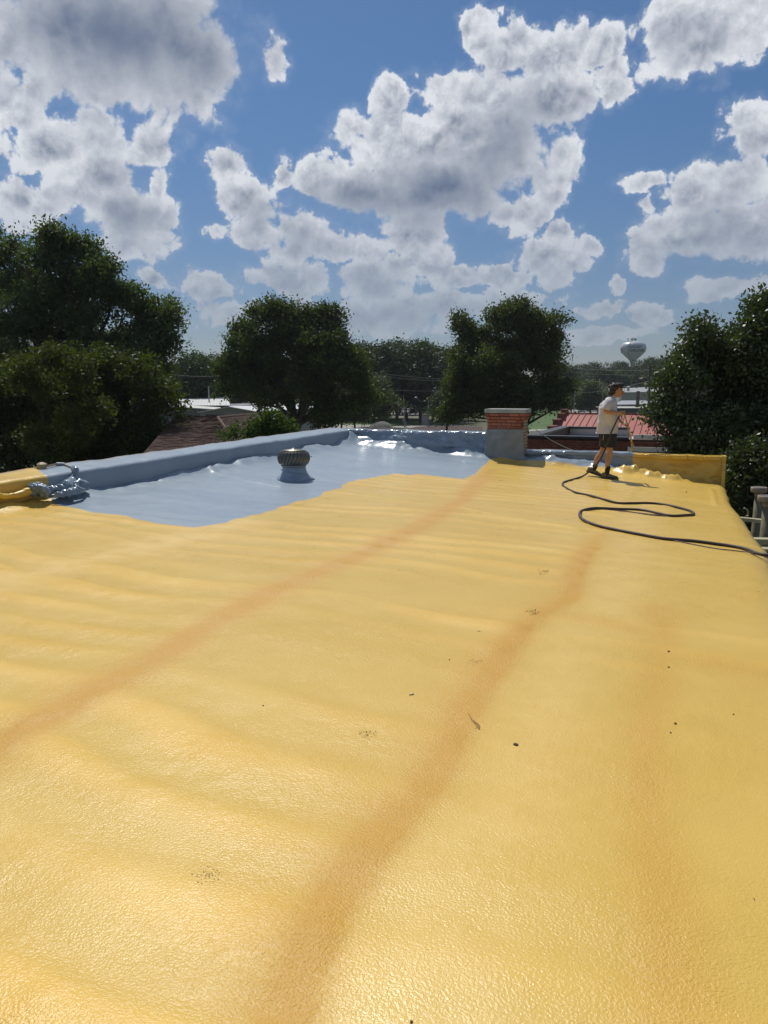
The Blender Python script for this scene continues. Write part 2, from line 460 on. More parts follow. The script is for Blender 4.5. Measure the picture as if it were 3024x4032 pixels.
def surface_attrs(me, U, V, wet=None):
    if wet is not None:
        a = me.attributes.new('wet', 'FLOAT', 'POINT'); a.data.foreach_set('value', np.ascontiguousarray(wet.ravel(), dtype=np.float32))
    sgn = np.where(in_poly(U, V, poly), 1.0, -1.0)
    dist = seg_dist(U, V, poly + [poly[0]]) * sgn
    def g(p, w, k): 
        d = seg_dist(U, V, p); w2 = w * (1 + 0.5 * fbm(U * 1.3, V * 1.3, 40, 3))
        return k * np.exp(-(d / w2) ** 2)
    ub = np.interp(V, [q[1] for q in SEAM_B], [q[0] for q in SEAM_B]); sdb = U - ub + 0.05 * fbm(U * 1.5, V * 1.5, 44)
    seam_b = np.where(sdb < 0, 0.85 * np.exp(-(sdb / 0.125) ** 2) + 0.15 * np.exp(-(sdb / 0.5) ** 2), 1.1 * np.exp(-(sdb / 0.075) ** 2)) * (V < 8.8) * np.clip((8.8 - V) / 1.5, 0, 1)
    pale = np.maximum(g(seamC, 0.28, 0.9), 0.6 * np.exp(-((np.abs(sdb - 0.32)) / 0.22) ** 2))
    seam = np.maximum.reduce([g(seamA, 0.155, 1.0), seam_b, g(seamD, 0.13, 0.5), g(seamE, 0.12, 0.35), g(seamF, 0.16, 0.4)])
    # the side of seam B towards the camera ends in a harder line
    for nm, arr in (('blue', dist), ('seam', seam), ('pass', 1.0 - passes(U, V)), ('pale', pale)):
        a = me.attributes.new(nm, 'FLOAT', 'POINT')
        a.data.foreach_set('value', np.ascontiguousarray(arr.ravel(), dtype=np.float32))

def coating_material():
    m = bpy.data.materials.new('roof_coating'); m.use_nodes = True
    nt = m.node_tree; b = nt.nodes['Principled BSDF']
    t = node(nt, 'ShaderNodeTexCoord'); P = t.outputs['Object']
    ab = node(nt, 'ShaderNodeAttribute', attribute_name='blue')
    asm = node(nt, 'ShaderNodeAttribute', attribute_name='seam')
    nA = noise(nt, P, 1.1, 6.0, 0.62)          # cloudy thickness of the coat
    nB = noise(nt, P, 60.0, 3.0, 0.6)         # grain
    nC = noise(nt, P, 4.5, 4.0, 0.6)
    edge = mth(nt, 'ADD', ab.outputs['Fac'], mth(nt, 'MULTIPLY_ADD', nC.outputs[0], 0.10, -0.05))
    fblue = smooth(nt, mth(nt, 'ADD', edge, mth(nt, 'MULTIPLY_ADD', nB.outputs[0], 0.03, -0.015)), -0.012, 0.035)
    # streaks left by passes across the roof
    mp = node(nt, 'ShaderNodeMapping'); mp.inputs['Rotation'].default_value = (0, 0, -YAW)
    mp.inputs['Scale'].default_value = (0.35, 2.4, 1)
    nt.links.new(P, mp.inputs[0])
    nS = noise(nt, mp.outputs[0], 1.0, 4.0, 0.55)
    yel = mixc(nt, smooth(nt, nA.outputs[0], 0.3, 0.7), (0.75, 0.505, 0.128, 1), (0.70, 0.43, 0.078, 1))
    aps = node(nt, 'ShaderNodeAttribute', attribute_name='pass')
    yel = mixc(nt, mth(nt, 'MULTIPLY', smooth(nt, nS.outputs[0], 0.42, 0.66), 0.4), yel, (0.66, 0.445, 0.085, 1))
    yel = mixc(nt, mth(nt, 'MULTIPLY', smooth(nt, mth(nt, 'MULTIPLY_ADD', nC.outputs[0], 0.5, mth(nt, 'ADD', aps.outputs['Fac'], -0.25)), 0.1, 0.9), 0.60), yel, (0.56, 0.385, 0.082, 1))
    apl = node(nt, 'ShaderNodeAttribute', attribute_name='pale')
    yel = mixc(nt, mth(nt, 'MULTIPLY', apl.outputs['Fac'], smooth(nt, nC.outputs[0], 0.3, 0.6, 0.4, 0.8)), yel, (0.75, 0.52, 0.165, 1))
    sm = mth(nt, 'MULTIPLY', asm.outputs['Fac'], smooth(nt, mth(nt, 'ADD', nC.outputs[0], mth(nt, 'MULTIPLY', nB.outputs[0], 0.9)), 0.65, 1.2, 0.8, 1.3), clamp=True)
    yel = mixc(nt, sm, yel, (0.555, 0.305, 0.042, 1))
    blu = mixc(nt, smooth(nt, nS.outputs[0], 0.3, 0.7), (0.285, 0.345, 0.40, 1), (0.25, 0.312, 0.375, 1))
    # dust thrown across the joint between the two coats
    colr = mixc(nt, fblue, yel, blu)
    rim = node(nt, 'ShaderNodeAttribute', attribute_name='rim')
    colr = mixc(nt, mth(nt, 'MULTIPLY', rim.outputs['Fac'], smooth(nt, nC.outputs[0], 0.35, 0.6), clamp=True), colr, (0.33, 0.24, 0.15, 1))
    # pepper specks
    vo = node(nt, 'ShaderNodeTexVoronoi'); nt.links.new(P, vo.inputs['Vector']); vo.inputs['Scale'].default_value = 7.0
    wn = smooth(nt, vo.outputs['Distance'], 0.018, 0.034, 1.0, 0.0)
    rare = mth(nt, 'GREATER_THAN', noise(nt, P, 1.3, 1.0).outputs[0], 0.60)
    spk = mth(nt, 'MULTIPLY', mth(nt, 'MULTIPLY', wn, rare), 0.55)
    colr = mixc(nt, spk, colr, (0.16, 0.10, 0.04, 1))
    nt.links.new(colr, b.inputs['Base Color'])
    b.inputs['Specular IOR Level'].default_value = 0.30
    rgh = mixc(nt, fblue, (0.31, 0.31, 0.31, 1), (0.33, 0.33, 0.33, 1))
    r2 = mth(nt, 'ADD', rgh, mth(nt, 'MULTIPLY_ADD', nC.outputs[0], 0.22, -0.11))
    wet = node(nt, 'ShaderNodeAttribute', attribute_name='wet')
    r2 = mth(nt, 'ADD', r2, mth(nt, 'MULTIPLY_ADD', sm, 0.12, mth(nt, 'MULTIPLY', wet.outputs['Fac'], -0.20)), clamp=True)
    nt.links.new(r2, b.inputs['Roughness'])
    # orange peel
    n1 = noise(nt, P, 120.0, 2.0, 0.5)
    n2 = noise(nt, P, 260.0, 2.0, 0.5)
    n3 = noise(nt, P, 9.0, 3.0, 0.5)
    h = mth(nt, 'MULTIPLY_ADD', n1.outputs[0], 0.0026, mth(nt, 'MULTIPLY_ADD', n2.outputs[0], 0.0008, mth(nt, 'MULTIPLY', n3.outputs[0], 0.0016)))
    amp = mth(nt, 'MULTIPLY_ADD', fblue, -0.62, mth(nt, 'MULTIPLY_ADD', sm, 0.55, mth(nt, 'MULTIPLY_ADD', nA.outputs[0], 0.9, 0.45)))
    h = mth(nt, 'MULTIPLY', h, amp)
    mp2 = node(nt, 'ShaderNodeMapping'); mp2.inputs['Rotation'].default_value = (0, 0, -YAW + 0.15); mp2.inputs['Scale'].default_value = (7.0, 0.9, 1)
    nt.links.new(P, mp2.inputs[0])
    n4 = noise(nt, mp2.outputs[0], 1.0, 5.0, 0.65)
    h = mth(nt, 'ADD', h, mth(nt, 'MULTIPLY', mth(nt, 'MULTIPLY', n4.outputs[0], smooth(nt, nA.outputs[0], 0.45, 0.65)), mth(nt, 'MULTIPLY_ADD', fblue, -0.005, 0.006)))
    bp = node(nt, 'ShaderNodeBump'); bp.inputs['Strength'].default_value = 1.0; bp.inputs['Distance'].default_value = 1.0
    nt.links.new(h, bp.inputs['Height']); nt.links.new(bp.outputs[0], b.inputs['Normal'])
    return m
COAT = coating_material()

roofb = thing('commercial_building', 'single storey building under the camera, its low-slope roof spray-coated half yellow and half pale blue', 'building', (*UV(0, 0), GZ), YAW)
ROOT_INV = root_matrix(roofb).inverted()
def foam_noise(a, b, seed): return fbm(a, b, seed, 4)

# deck: graded rows so that the near part is finer
nu = 230
us = np.linspace(U_L - 0.02, U_R, nu)
vs_ = [V_NEAR]
while vs_[-1] < V_FAR + 0.02:
    vs_.append(vs_[-1] + 0.022 + 0.0018 * max(0, vs_[-1]))
vs_ = np.array(vs_)
UU, VV = np.meshgrid(us, vs_)
ZZ = roof_z(UU, VV)
dl = np.abs(UU - U_L); df = np.abs(V_FAR - VV)
# foam cove against the side parapet, uneven along its length
wl = 0.20 + 0.16 * fbm(VV * 0.8, VV * 0 + 1.0, 51) 
ZZ += (0.075 + 0.13 * fbm(VV * 1.5, UU * 1.5, 52)) * np.exp(-(dl / np.maximum(wl, 0.08)) ** 2)
left_of_ch = np.clip((-4.35 - UU) / 0.35, 0, 1)
wf = 0.30 + 0.20 * fbm(UU * 0.8, UU * 0 + 4.0, 54)
bump_f = (0.16 + 0.22 * fbm(UU * 1.3, VV * 2.4, 55)) * np.exp(-(df / np.maximum(wf, 0.1)) ** 2)
right_f = (0.17 + 0.12 * fbm(UU * 2.2, VV * 3.0, 58) + 0.035 * fbm(UU * 9, VV * 11, 59, 3)) * np.exp(-(np.maximum(df - 0.06, 0) / 0.27) ** 2) * np.clip((-0.5 - UU) / 0.9, 0.12, 1)
ZZ += np.where(UU < -3.9, bump_f, right_f)
# ropey foam roll at the foot of the low parapet, beyond the man
roll = np.exp(-((df - 0.32) / 0.14) ** 2) * np.clip((UU + 1.5) / 0.2, 0, 1) * np.clip((0.0 - UU) / 0.35, 0, 1)
ZZ += roll * (0.12 + 0.14 * fbm(UU * 10, VV * 9, 61, 4))
ZZ -= 0.0075 * passes(UU, VV) * in_poly(UU, VV, poly) * np.clip(seg_dist(UU, VV, poly + [poly[0]]) / 0.4, 0, 1)
ZZ += np.exp(-(seg_dist(UU, VV, ridge1) / 0.035) ** 2) * 0.016
ZZ += np.exp(-(seg_dist(UU, VV, ridge2) / 0.04) ** 2) * 0.022
ZZ += np.exp(-(seg_dist(UU, VV, ridge3) / 0.03) ** 2) * 0.02
# edge rounds over to the eave
EDGE = 0.05 * fbm(VV * 0.7, VV * 0 + 2.0, 63) + 0.13 * np.clip((12.5 - VV) / 4.5, 0, 1)
k = np.clip((UU - (U_R - 0.16)) / 0.16, 0, 1)
ZZ -= 0.07 * k ** 3
UU2 = UU + EDGE * k
X = CS * UU2 + SN * VV; Y = -SN * UU2 + CS * VV
# drop skirt
for dz in (0.08, 0.26):
    X = np.hstack([X, X[:, -1:] + 0.0]); Y = np.hstack([Y, Y[:, -1:]]); ZZ = np.hstack([ZZ, ZZ[:, -1:] - dz])
    UU = np.hstack([UU, UU[:, -1:]]); VV = np.hstack([VV, VV[:, -1:]])
me = grid_mesh('roof_deck', X, Y, ZZ)
surface_attrs(me, UU, VV, np.exp(-((V_FAR - VV) / 0.45) ** 2))
me.transform(ROOT_INV)
deck = link('roof_deck', me, COAT, roofb, True)

def tsmooth(a): return a * a * (3 - 2 * a)
def wall_strip(name, side):
    """parapets as closed swept profiles with foam unevenness; 'side' walls run along v, 'far' ones along u"""
    if side == 'left':
        L = np.arange(V_NEAR, V_FAR + 0.02, 0.045)
        ztop = 0.535 + 0.0165 * np.maximum(0, L - 6.0)
        prof = [(0.0, -0.75), (0.0, -0.03), (-0.015, -0.008), (-0.05, 0.008), (-0.30, 0.028), (-0.52, 0.045), (-0.55, 0.035), (-0.57, 0.0), (-0.57, -0.6)]
        fine = []
        for (p, q) in zip(prof[:-1], prof[1:]):
            n = max(1, int(math.hypot(q[0] - p[0], q[1] - p[1]) / 0.05))
            for i in range(n): fine.append((p[0] + (q[0] - p[0]) * i / n, p[1] + (q[1] - p[1]) * i / n))
        fine.append(prof[-1])
        A = np.array(fine)
        Uo = U_L + A[None, :, 0] + 0 * L[:, None]; Zo = ztop[:, None] + A[None, :, 1]; Vo = L[:, None] + 0 * A[None, :, 0]
        nz = fbm(Vo * 2.2, Zo * 3 + Uo * 3, 71)
        Uo = Uo + 0.012 * nz; Zo = Zo + 0.012 * fbm(Vo * 1.7, Uo * 2, 73) + 0.010 * fbm(Vo * 5, Uo * 5, 77, 2)
        return Uo, Vo, Zo
wu, wv, wz = wall_strip('p', 'left')
me = grid_mesh('side_parapet', CS * wu + SN * wv, -SN * wu + CS * wv, wz)
surface_attrs(me, wu, wv)
_a = me.attributes.new('rim', 'FLOAT', 'POINT'); _a.data.foreach_set('value', np.ascontiguousarray(np.clip((U_L - 0.43 - wu) / 0.08 + 0.5 * fbm(wv * 3, wu * 4, 88), 0, 1).ravel(), dtype=np.float32))
# older coat shows along the outer rim
me.transform(ROOT_INV)
sp = link('side_parapet', me, COAT, roofb, True)
sp['label'] = 'long straight parapet on the left, mostly pale blue, its near end yellow'

def far_parapet(name, u0, u1, ztopf, depth, seed, amp, prof, step=0.022):
    L = np.arange(u0, u1 + step * 0.5, step)
    fine = []
    for (p, q) in zip(prof[:-1], prof[1:]):
        n = max(1, int(math.hypot(q[0] - p[0], q[1] - p[1]) / 0.022))
        for i in range(n): fine.append((p[0] + (q[0] - p[0]) * i / n, p[1] + (q[1] - p[1]) * i / n))
    fine.append(prof[-1]); A = np.array(fine)
    Uo = L[:, None] + 0 * A[None, :, 0]; Vo = V_FAR + A[None, :, 0] + 0 * L[:, None]; Zo = ztopf(L)[:, None] + A[None, :, 1]
    face = (A[None, :, 0] < 0.1) * 1.0
    Vo = Vo + amp * face * fbm(Uo * 2.2, Zo * 3.5 + 5, seed) + amp * 0.55 * face * fbm(Uo * 6 + Zo * 4, Zo * 12, seed + 3, 4)
    Zo = Zo + amp * 0.25 * fbm(Uo * 1.6, A[None, :, 0] * 2 + Uo * 0, seed + 7) + amp * 0.3 * face * fbm(Uo * 5, Zo * 6, seed + 9, 3)
    me = grid_mesh(name, CS * Uo + SN * Vo, -SN * Uo + CS * Vo, Zo)
    surface_attrs(me, Uo, Vo, np.ones(Uo.shape))
    me.transform(ROOT_INV)
    return link(name, me, COAT, roofb, True)
pl = far_parapet('rear_parapet', U_L - 0.65, -4.20, lambda L: 0.72 + 0 * L, 0.3, 80, 0.12,
    [(-0.10, -0.7), (-0.10, -0.30), (-0.04, -0.16), (0.0, -0.10), (0.0, -0.05), (0.03, -0.01), (0.08, 0.0), (0.28, 0.005), (0.30, -0.01), (0.30, -0.8)])
pl['label'] = 'high rear parapet left of the chimney, wavy wet pale blue foam'
pr = far_parapet('rear_parapet', -3.75, 0.50, lambda L: 0.345 + 0.02 * (L < -1.2), 0.3, 90, 0.09,
    [(-0.06, -0.7), (-0.05, -0.28), (0.0, -0.16), (0.0, -0.10), (-0.05, -0.075), (-0.055, -0.02), (-0.03, 0.0), (0.24, 0.0), (0.26, -0.02), (0.26, -0.8)])
pr['label'] = 'low rear parapet right of the chimney, blue up to the spray lance and yellow beyond'
# end face of the low parapet, stepped under its coping
mw = Matrix.Translation((*UV(0.50, V_FAR), 0)) @ Matrix.Rotation(YAW, 4, 'Z')
e = MB()
prof = [(-0.10, -0.75), (-0.10, -0.30), (-0.03, -0.17), (-0.01, -0.09), (-0.06, -0.085), (-0.06, 0.0), (0.26, 0.0), (0.26, -0.75)]
n = len(prof)
vsx = [mw @ Vector((x, p[0], 0.345 + p[1])) for x in (0.0, 0.07) for p in prof]
e.add(vsx, [tuple(range(n)), tuple(range(2*n-1, n-1, -1))] + [(i, n + i, n + (i + 1) % n, (i + 1) % n) for i in range(n)])
MYEL = mat('yellow_coat', (0.66, 0.435, 0.065), 0.42, bump=0.6, bscale=40, bdist=0.004, var=0.15)
e.build('parapet_end', MYEL, roofb)
for q, uu in enumerate((-0.42, -0.12, 0.18)):
    MB().box(uu, uu + 0.28, -0.075, 0.0, 0.268, 0.338, Matrix.Translation((*UV(0, V_FAR), 0)) @ Matrix.Rotation(YAW, 4, 'Z')).build('coping_brick', MYEL, roofb)

# outer walls down to the ground
MWALL = mat('painted_block_wall', (0.33, 0.30, 0.24), 0.85, var=0.2, bump=0.4, bscale=14)
b = MB(); rm = Matrix.Rotation(YAW, 4, 'Z')
b.box(U_R - 0.26, U_R - 0.10, V_NEAR, V_FAR + 0.24, GZ, -0.32, rm)
b.box(U_L - 0.6, U_L - 0.35, V_NEAR, V_FAR + 0.24, GZ, 0.2, rm)
b.box(U_L - 0.35, U_R - 0.24, V_FAR + 0.04, V_FAR + 0.22, GZ, -0.36, rm)
b.build('wall', MWALL, roofb)

# ------------------------------------------------------------------ chimney
CHU0, CHU1 = -4.05 + 0.0, -3.30
_a = at(1925, 1720, 16.5); _b = at(2062, 1720, 16.5)
CHV = 16.20
def u_at(px, v):
    """u of the point with bearing px lying on the line v = const"""
    s = (px - 1512) / 3065.0
    # x = s*y ; x = CS u + SN v ; y = -SN u + CS v
    return v * (s * CS - SN) / (CS + s * SN)
CHU0 = u_at(1921, CHV); CHU1 = u_at(2062, CHV)
CD = 0.52
foam = mat('grey_foam', (0.245, 0.285, 0.32), 0.45, color2=(0.17, 0.185, 0.175), vscale=2.6, bump=0.5, bscale=9, bdist=0.02)
cw = Matrix.Rotation(YAW, 4, 'Z')
# foam skirt: tapered, lumpy sheet round the lower stack
ns, nz_ = 60, 34
zb, zt = -0.05, 0.805
path = []
u0, u1, v0, v1 = CHU0 - 0.012, CHU1 + 0.012, CHV - 0.012, CHV + CD
P_ = []
for i in range(ns):
    f = i / (ns - 1)
    if f < 0.18: P_.append((u0, v0 + 0.16 * (1 - f / 0.18), -1, 0))
    elif f < 0.88: P_.append((u0 + (u1 - u0) * (f - 0.18) / 0.70, v0, 0, -1))
    else: P_.append((u1, v0 + 0.03 * (f - 0.88) / 0.12, 1, 0))
P_ = np.array(P_)
Uo = np.zeros((nz_, ns)); Vo = np.zeros((nz_, ns)); Zo = np.zeros((nz_, ns))
for j in range(nz_):
    h = j / (nz_ - 1); z = zb + (zt - zb) * h
    fl = 0.006 + 0.075 * max(0, 1 - h * 1.15) ** 1.5
    nz = foam_noise(P_[:, 0] * 3, np.full(ns, z * 9), 101)
    hb = foam_noise(P_[:, 0] * 1.2, np.full(ns, z * 16), 104)
    off = fl + 0.012 * nz + 0.012 * np.abs(hb)
    Uo[j] = P_[:, 0] + P_[:, 2] * off; Vo[j] = P_[:, 1] + P_[:, 3] * off
    Zo[j] = z + 0.015 * foam_noise(P_[:, 0] * 4, P_[:, 1] * 0, 109) * (j == nz_ - 1)
Uo = np.vstack([Uo, Uo[-1:] - P_[None, :, 2] * 0.02]); Vo = np.vstack([Vo, Vo[-1:] - P_[None, :, 3] * 0.02]); Zo = np.vstack([Zo, Zo[-1:] - 0.004])
me = grid_mesh('chimney', CS * Uo + SN * Vo, -SN * Uo + CS * Vo, Zo)
me.transform(ROOT_INV)
chim = link('chimney', me, foam, roofb, True)
chim['label'] = 'square brick chimney with a grey cap, its lower half under blue-grey foam'
MORT = mat('mortar', (0.075, 0.05, 0.04), 0.95, bump=0.5, bscale=80, bdist=0.003)
MB().box(CHU0 + 0.010, CHU1 - 0.010, CHV + 0.010, CHV + CD - 0.01, -0.2, 1.135, cw).build('mortar_core', MORT, chim)
br = [mat('red_brick_%s' % nme, c, 0.85, var=0.18, vscale=9, bump=0.35, bscale=60, bdist=0.004) for nme, c in
      (('bright', (0.36, 0.125, 0.075)), ('dark', (0.28, 0.09, 0.055)), ('pale', (0.40, 0.16, 0.10)))]
tan_b = [mat('tan_brick_%s' % nme, c, 0.85, var=0.18, vscale=9, bump=0.35, bscale=60, bdist=0.004) for nme, c in (('light', (0.42, 0.33, 0.20)), ('yellow', (0.46, 0.33, 0.14)))]
CO = 0.0677; BH = 0.054; BL = 0.200; J = 0.013
brick_cache = {}
def brick(u0_, u1_, v0_, v1_, z0_, m, parent, name='brick'):
    w, d = round(u1_ - u0_, 4), round(v1_ - v0_, 4)
    key = (w, d, m.name)
    if key not in brick_cache:
        bm = bmesh.new(); bmesh.ops.create_cube(bm, size=1)
        for v in bm.verts: v.co = Vector((v.co.x * w, v.co.y * d, v.co.z * BH))
        bmesh.ops.bevel(bm, geom=list(bm.edges), offset=0.003, segments=1, affect='EDGES')
        me = bpy.data.meshes.new('brick'); bm.to_mesh(me); bm.free(); me.materials.append(m)
        brick_cache[key] = me
    o = bpy.data.objects.new(name, brick_cache[key]); COL.objects.link(o)
    c = Vector((*UV((u0_ + u1_) / 2, (v0_ + v1_) / 2), z0_ + BH / 2))
    o.parent = parent
    o.location = ROOT_INV @ c
    return o
TOPZ = 1.137
for r_ in range(5):
    z0_ = TOPZ - CO * (r_ + 1) + 0.006
    ex = (0.052, 0.025, 0, 0, 0)[r_]
    a, b_ = CHU0 - ex, CHU1 + ex
    x = a - (BL + J) / 2 * (r_ % 2) - (0.1 if r_ == 0 else 0)
    while x < b_ - 0.02:
        s0, s1 = max(a, x), min(b_, x + BL)
        if s1 - s0 > 0.03: brick(s0, s1, CHV - ex, CHV - ex + 0.09, z0_, rnd.choice(br), chim)
        x += BL + J
    y = CHV - ex + 0.10
    y += 0 if r_ % 2 else -0.0
    side = 0
    while y < CHV + CD + ex - 0.02:
        s1 = min(CHV + CD + ex, y + (BL if side % 2 == r_ % 2 else 0.092))
        if s1 - y > 0.03: brick(b_ - 0.09, b_, y, s1, z0_, (rnd.choice(br[:2]) if r_ < 2 else rnd.choice(tan_b)), chim)
        y = s1 + J; side += 1
for r_ in range(5, 14):
    z0_ = TOPZ - CO * (r_ + 1) + 0.006
    y = CHV + 0.02; side = 0
    while y < CHV + CD - 0.02:
        s1 = min(CHV + CD, y + (BL if side % 2 == r_ % 2 else 0.092))
        if s1 - y > 0.03: brick(CHU1 - 0.09, CHU1 + (0.002 if y > CHV + 0.05 else -0.004), y, s1, z0_, rnd.choice(tan_b), chim)
        y = s1 + J; side += 1
CAPM = mat('concrete_cap', (0.36, 0.37, 0.36), 0.8, var=0.15, vscale=6, bump=0.3, bscale=30, bdist=0.004)
bm = bmesh.new(); bmesh.ops.create_cube(bm, size=1)
for v in bm.verts:
    v.co = Vector(((CHU0 + CHU1) / 2 + v.co.x * (CHU1 - CHU0 + 0.115), CHV + CD / 2 + v.co.y * (CD + 0.115), 1.182 + v.co.z * 0.084))
bmesh.ops.bevel(bm, geom=list(bm.edges), offset=0.006, segments=2, affect='EDGES')
me = bpy.data.meshes.new('cap'); bm.to_mesh(me); bm.free()
me.transform(cw); me.transform(ROOT_INV)
link('cap', me, CAPM, chim)
# thin wire slanting over the bricks
MWIRE = mat('old_wire', (0.30, 0.20, 0.10), 0.6)
w = MB(); w.tube([Vector((*UV(CHU0 + 0.15, CHV - 0.03), 0.80)), Vector((*UV(CHU0 + 0.38, CHV - 0.02), 0.855)), Vector((*UV(CHU1 - 0.06, CHV - 0.012), 0.90))], 0.004, 5)
w.build('wire', MWIRE, chim)
#PART2
# ------------------------------------------------------------------ far ground
def ground_h(x, y):
    d = np.hypot(x, y); b = np.arctan2(x, np.maximum(y, 1e-6))
    h = GZ + np.clip((d - 330) / 250, 0, 1.6) * (9 + 6 * np.clip((b - 0.15) / 0.3, 0, 1))
    return h
rr = np.concatenate([[0.0], np.geomspace(4, 1500, 64)]); aa = np.linspace(-math.pi, math.pi, 121)
RR, AA = np.meshgrid(rr, aa)
GX, GY = RR * np.sin(AA), RR * np.cos(AA)
GH = np.where(GY > 0, ground_h(GX, np.maximum(GY, 0.001)), GZ)
MGROUND = mat('ground_grass_dirt', (0.060, 0.085, 0.028), 0.95, color2=(0.10, 0.095, 0.05), vscale=0.06, bump=0.5, bscale=2, bdist=0.1)
gm = grid_mesh('ground', GX, GY, GH)
tag(link('ground', gm, MGROUND), kind='structure')
def patch(name, pts, m, lift, kind='structure'):
    """flat polygon on the ground plane, corners as (photo x, photo y)"""
    v = [on_z(p[0], p[1], GZ + lift) for p in pts]
    me = bpy.data.meshes.new(name); me.from_pydata([tuple(q) for q in v], [], [tuple(range(len(v)))[::-1]]); me.update()
    return tag(link(name, me, m), kind=kind)
MCONC = mat('pale_pavement', (0.30, 0.285, 0.255), 0.9, var=0.2, vscale=0.3)
MASPH = mat('worn_asphalt', (0.16, 0.155, 0.15), 0.9, var=0.25, vscale=0.25)
MLAWN = mat('mown_lawn', (0.060, 0.115, 0.022), 0.95, var=0.3, vscale=0.15)
MRAIL = mat('rail_ballast', (0.060, 0.038, 0.032), 0.95, var=0.4, vscale=2)
patch('road', [(1180, 1688), (1560, 1689), (1780, 1680), (1780, 1672), (1545, 1678), (1420, 1672), (1180, 1670)], MCONC, 0.012)
patch('lawn', [(1180, 1670), (1420, 1672), (1545, 1677), (1760, 1671), (1760, 1657), (1400, 1656), (1180, 1656)], MLAWN, 0.006)
patch('lawn', [(1180, 1652), (1500, 1654), (1500, 1646), (1180, 1646)], MLAWN, 0.008)
patch('car_park', [(1500, 1642), (1680, 1643), (1660, 1622), (1510, 1622)], MCONC, 0.010)
patch('railway', [(1560, 1698), (1900, 1698), (1900, 1680), (1740, 1675), (1640, 1680)], MRAIL, 0.02)
patch('lawn', [(1960, 1702), (2240, 1700), (2250, 1640), (2200, 1617), (1960, 1617)], MLAWN, 0.006)
patch('pavement', [(1960, 1706), (2180, 1692), (2175, 1688), (1960, 1696)], MCONC, 0.016)
patch('road', [(1960, 1600), (2170, 1603), (2290, 1632), (2560, 1650), (2560, 1625), (2340, 1608), (2250, 1600), (2160, 1596), (1960, 1592)], MCONC, 0.010)
patch('lawn', [(2170, 1594), (2270, 1597), (2400, 1612), (2400, 1600), (2270, 1588), (2170, 1586)], MLAWN, 0.014)

# ------------------------------------------------------------------ leaf crowns
BARK = mat('dark_bark', (0.075, 0.058, 0.044), 0.95, var=0.3, vscale=3, bump=0.8, bscale=12, bdist=0.02)
def leaves_mesh(name, lobes, n, size, sub=1.0, shell=0.35, gap=0.0, seed=1, flat=0.62, density_pow=2.0):
    """leaf-sized folded quads, gathered in sprays on many small clumps that sit on the lobes' outer shells"""
    r = np.random.default_rng(seed)
    L = np.array(lobes, float)                                 # x y z r
    w = L[:, 3] ** 2; w /= w.sum()
    nsub = max(30, int((L[:, 3] ** 2).sum() * 3.2 / sub ** 2))
    k = r.choice(len(L), nsub, p=w)
    d = r.normal(size=(nsub, 3)); d /= np.linalg.norm(d, axis=1)[:, None]
    rad = L[k, 3] * (1.06 - shell * r.random(nsub) ** 0.9)
    C = L[k, :3] + d * rad[:, None] * np.array([1, 1, 0.9])
    sr = sub * (0.40 + 0.95 * r.random(nsub) ** 1.3)
    ws = sr ** density_pow; 
    if gap > 0: ws = ws * (r.random(nsub) > gap)
    ws /= ws.sum()
    # sprays
    nsp = n // 9
    kk = r.choice(nsub, nsp, p=ws)
    d2 = r.normal(size=(nsp, 3)); d2[:, 2] += 0.65; d2 /= np.linalg.norm(d2, axis=1)[:, None]
    rr_ = sr[kk] * r.random(nsp) ** 0.33
    SP = C[kk] + d2 * rr_[:, None] * np.array([1, 1, flat]) * (1 + 0.11 * r.normal(size=(nsp, 1)))
    P = np.repeat(SP, 9, 0); m = len(P)
    D = np.repeat(d2, 9, 0)
    P = P + r.normal(size=(m, 3)) * size * 1.25
    a = D * 0.6 + r.normal(size=(m, 3)); a /= np.linalg.norm(a, axis=1)[:, None]
    b = r.normal(size=(m, 3)); b -= a * (a * b).sum(1)[:, None]; b /= np.linalg.norm(b, axis=1)[:, None]
    c = np.cross(a, b)
    s = size * (0.6 + 0.8 * r.random(m))[:, None]
    v0 = P - a * s * 0.5; v2 = P + a * s * 0.5
    v1 = P + b * s * 0.27 + c * s * 0.07; v3 = P - b * s * 0.27 + c * s * 0.07
    V = np.stack([v0, v1, v2, v3], 1).reshape(-1, 3)
    Q = np.arange(m * 4).reshape(-1, 4)
    return big_mesh(name, V, Q), C, sr
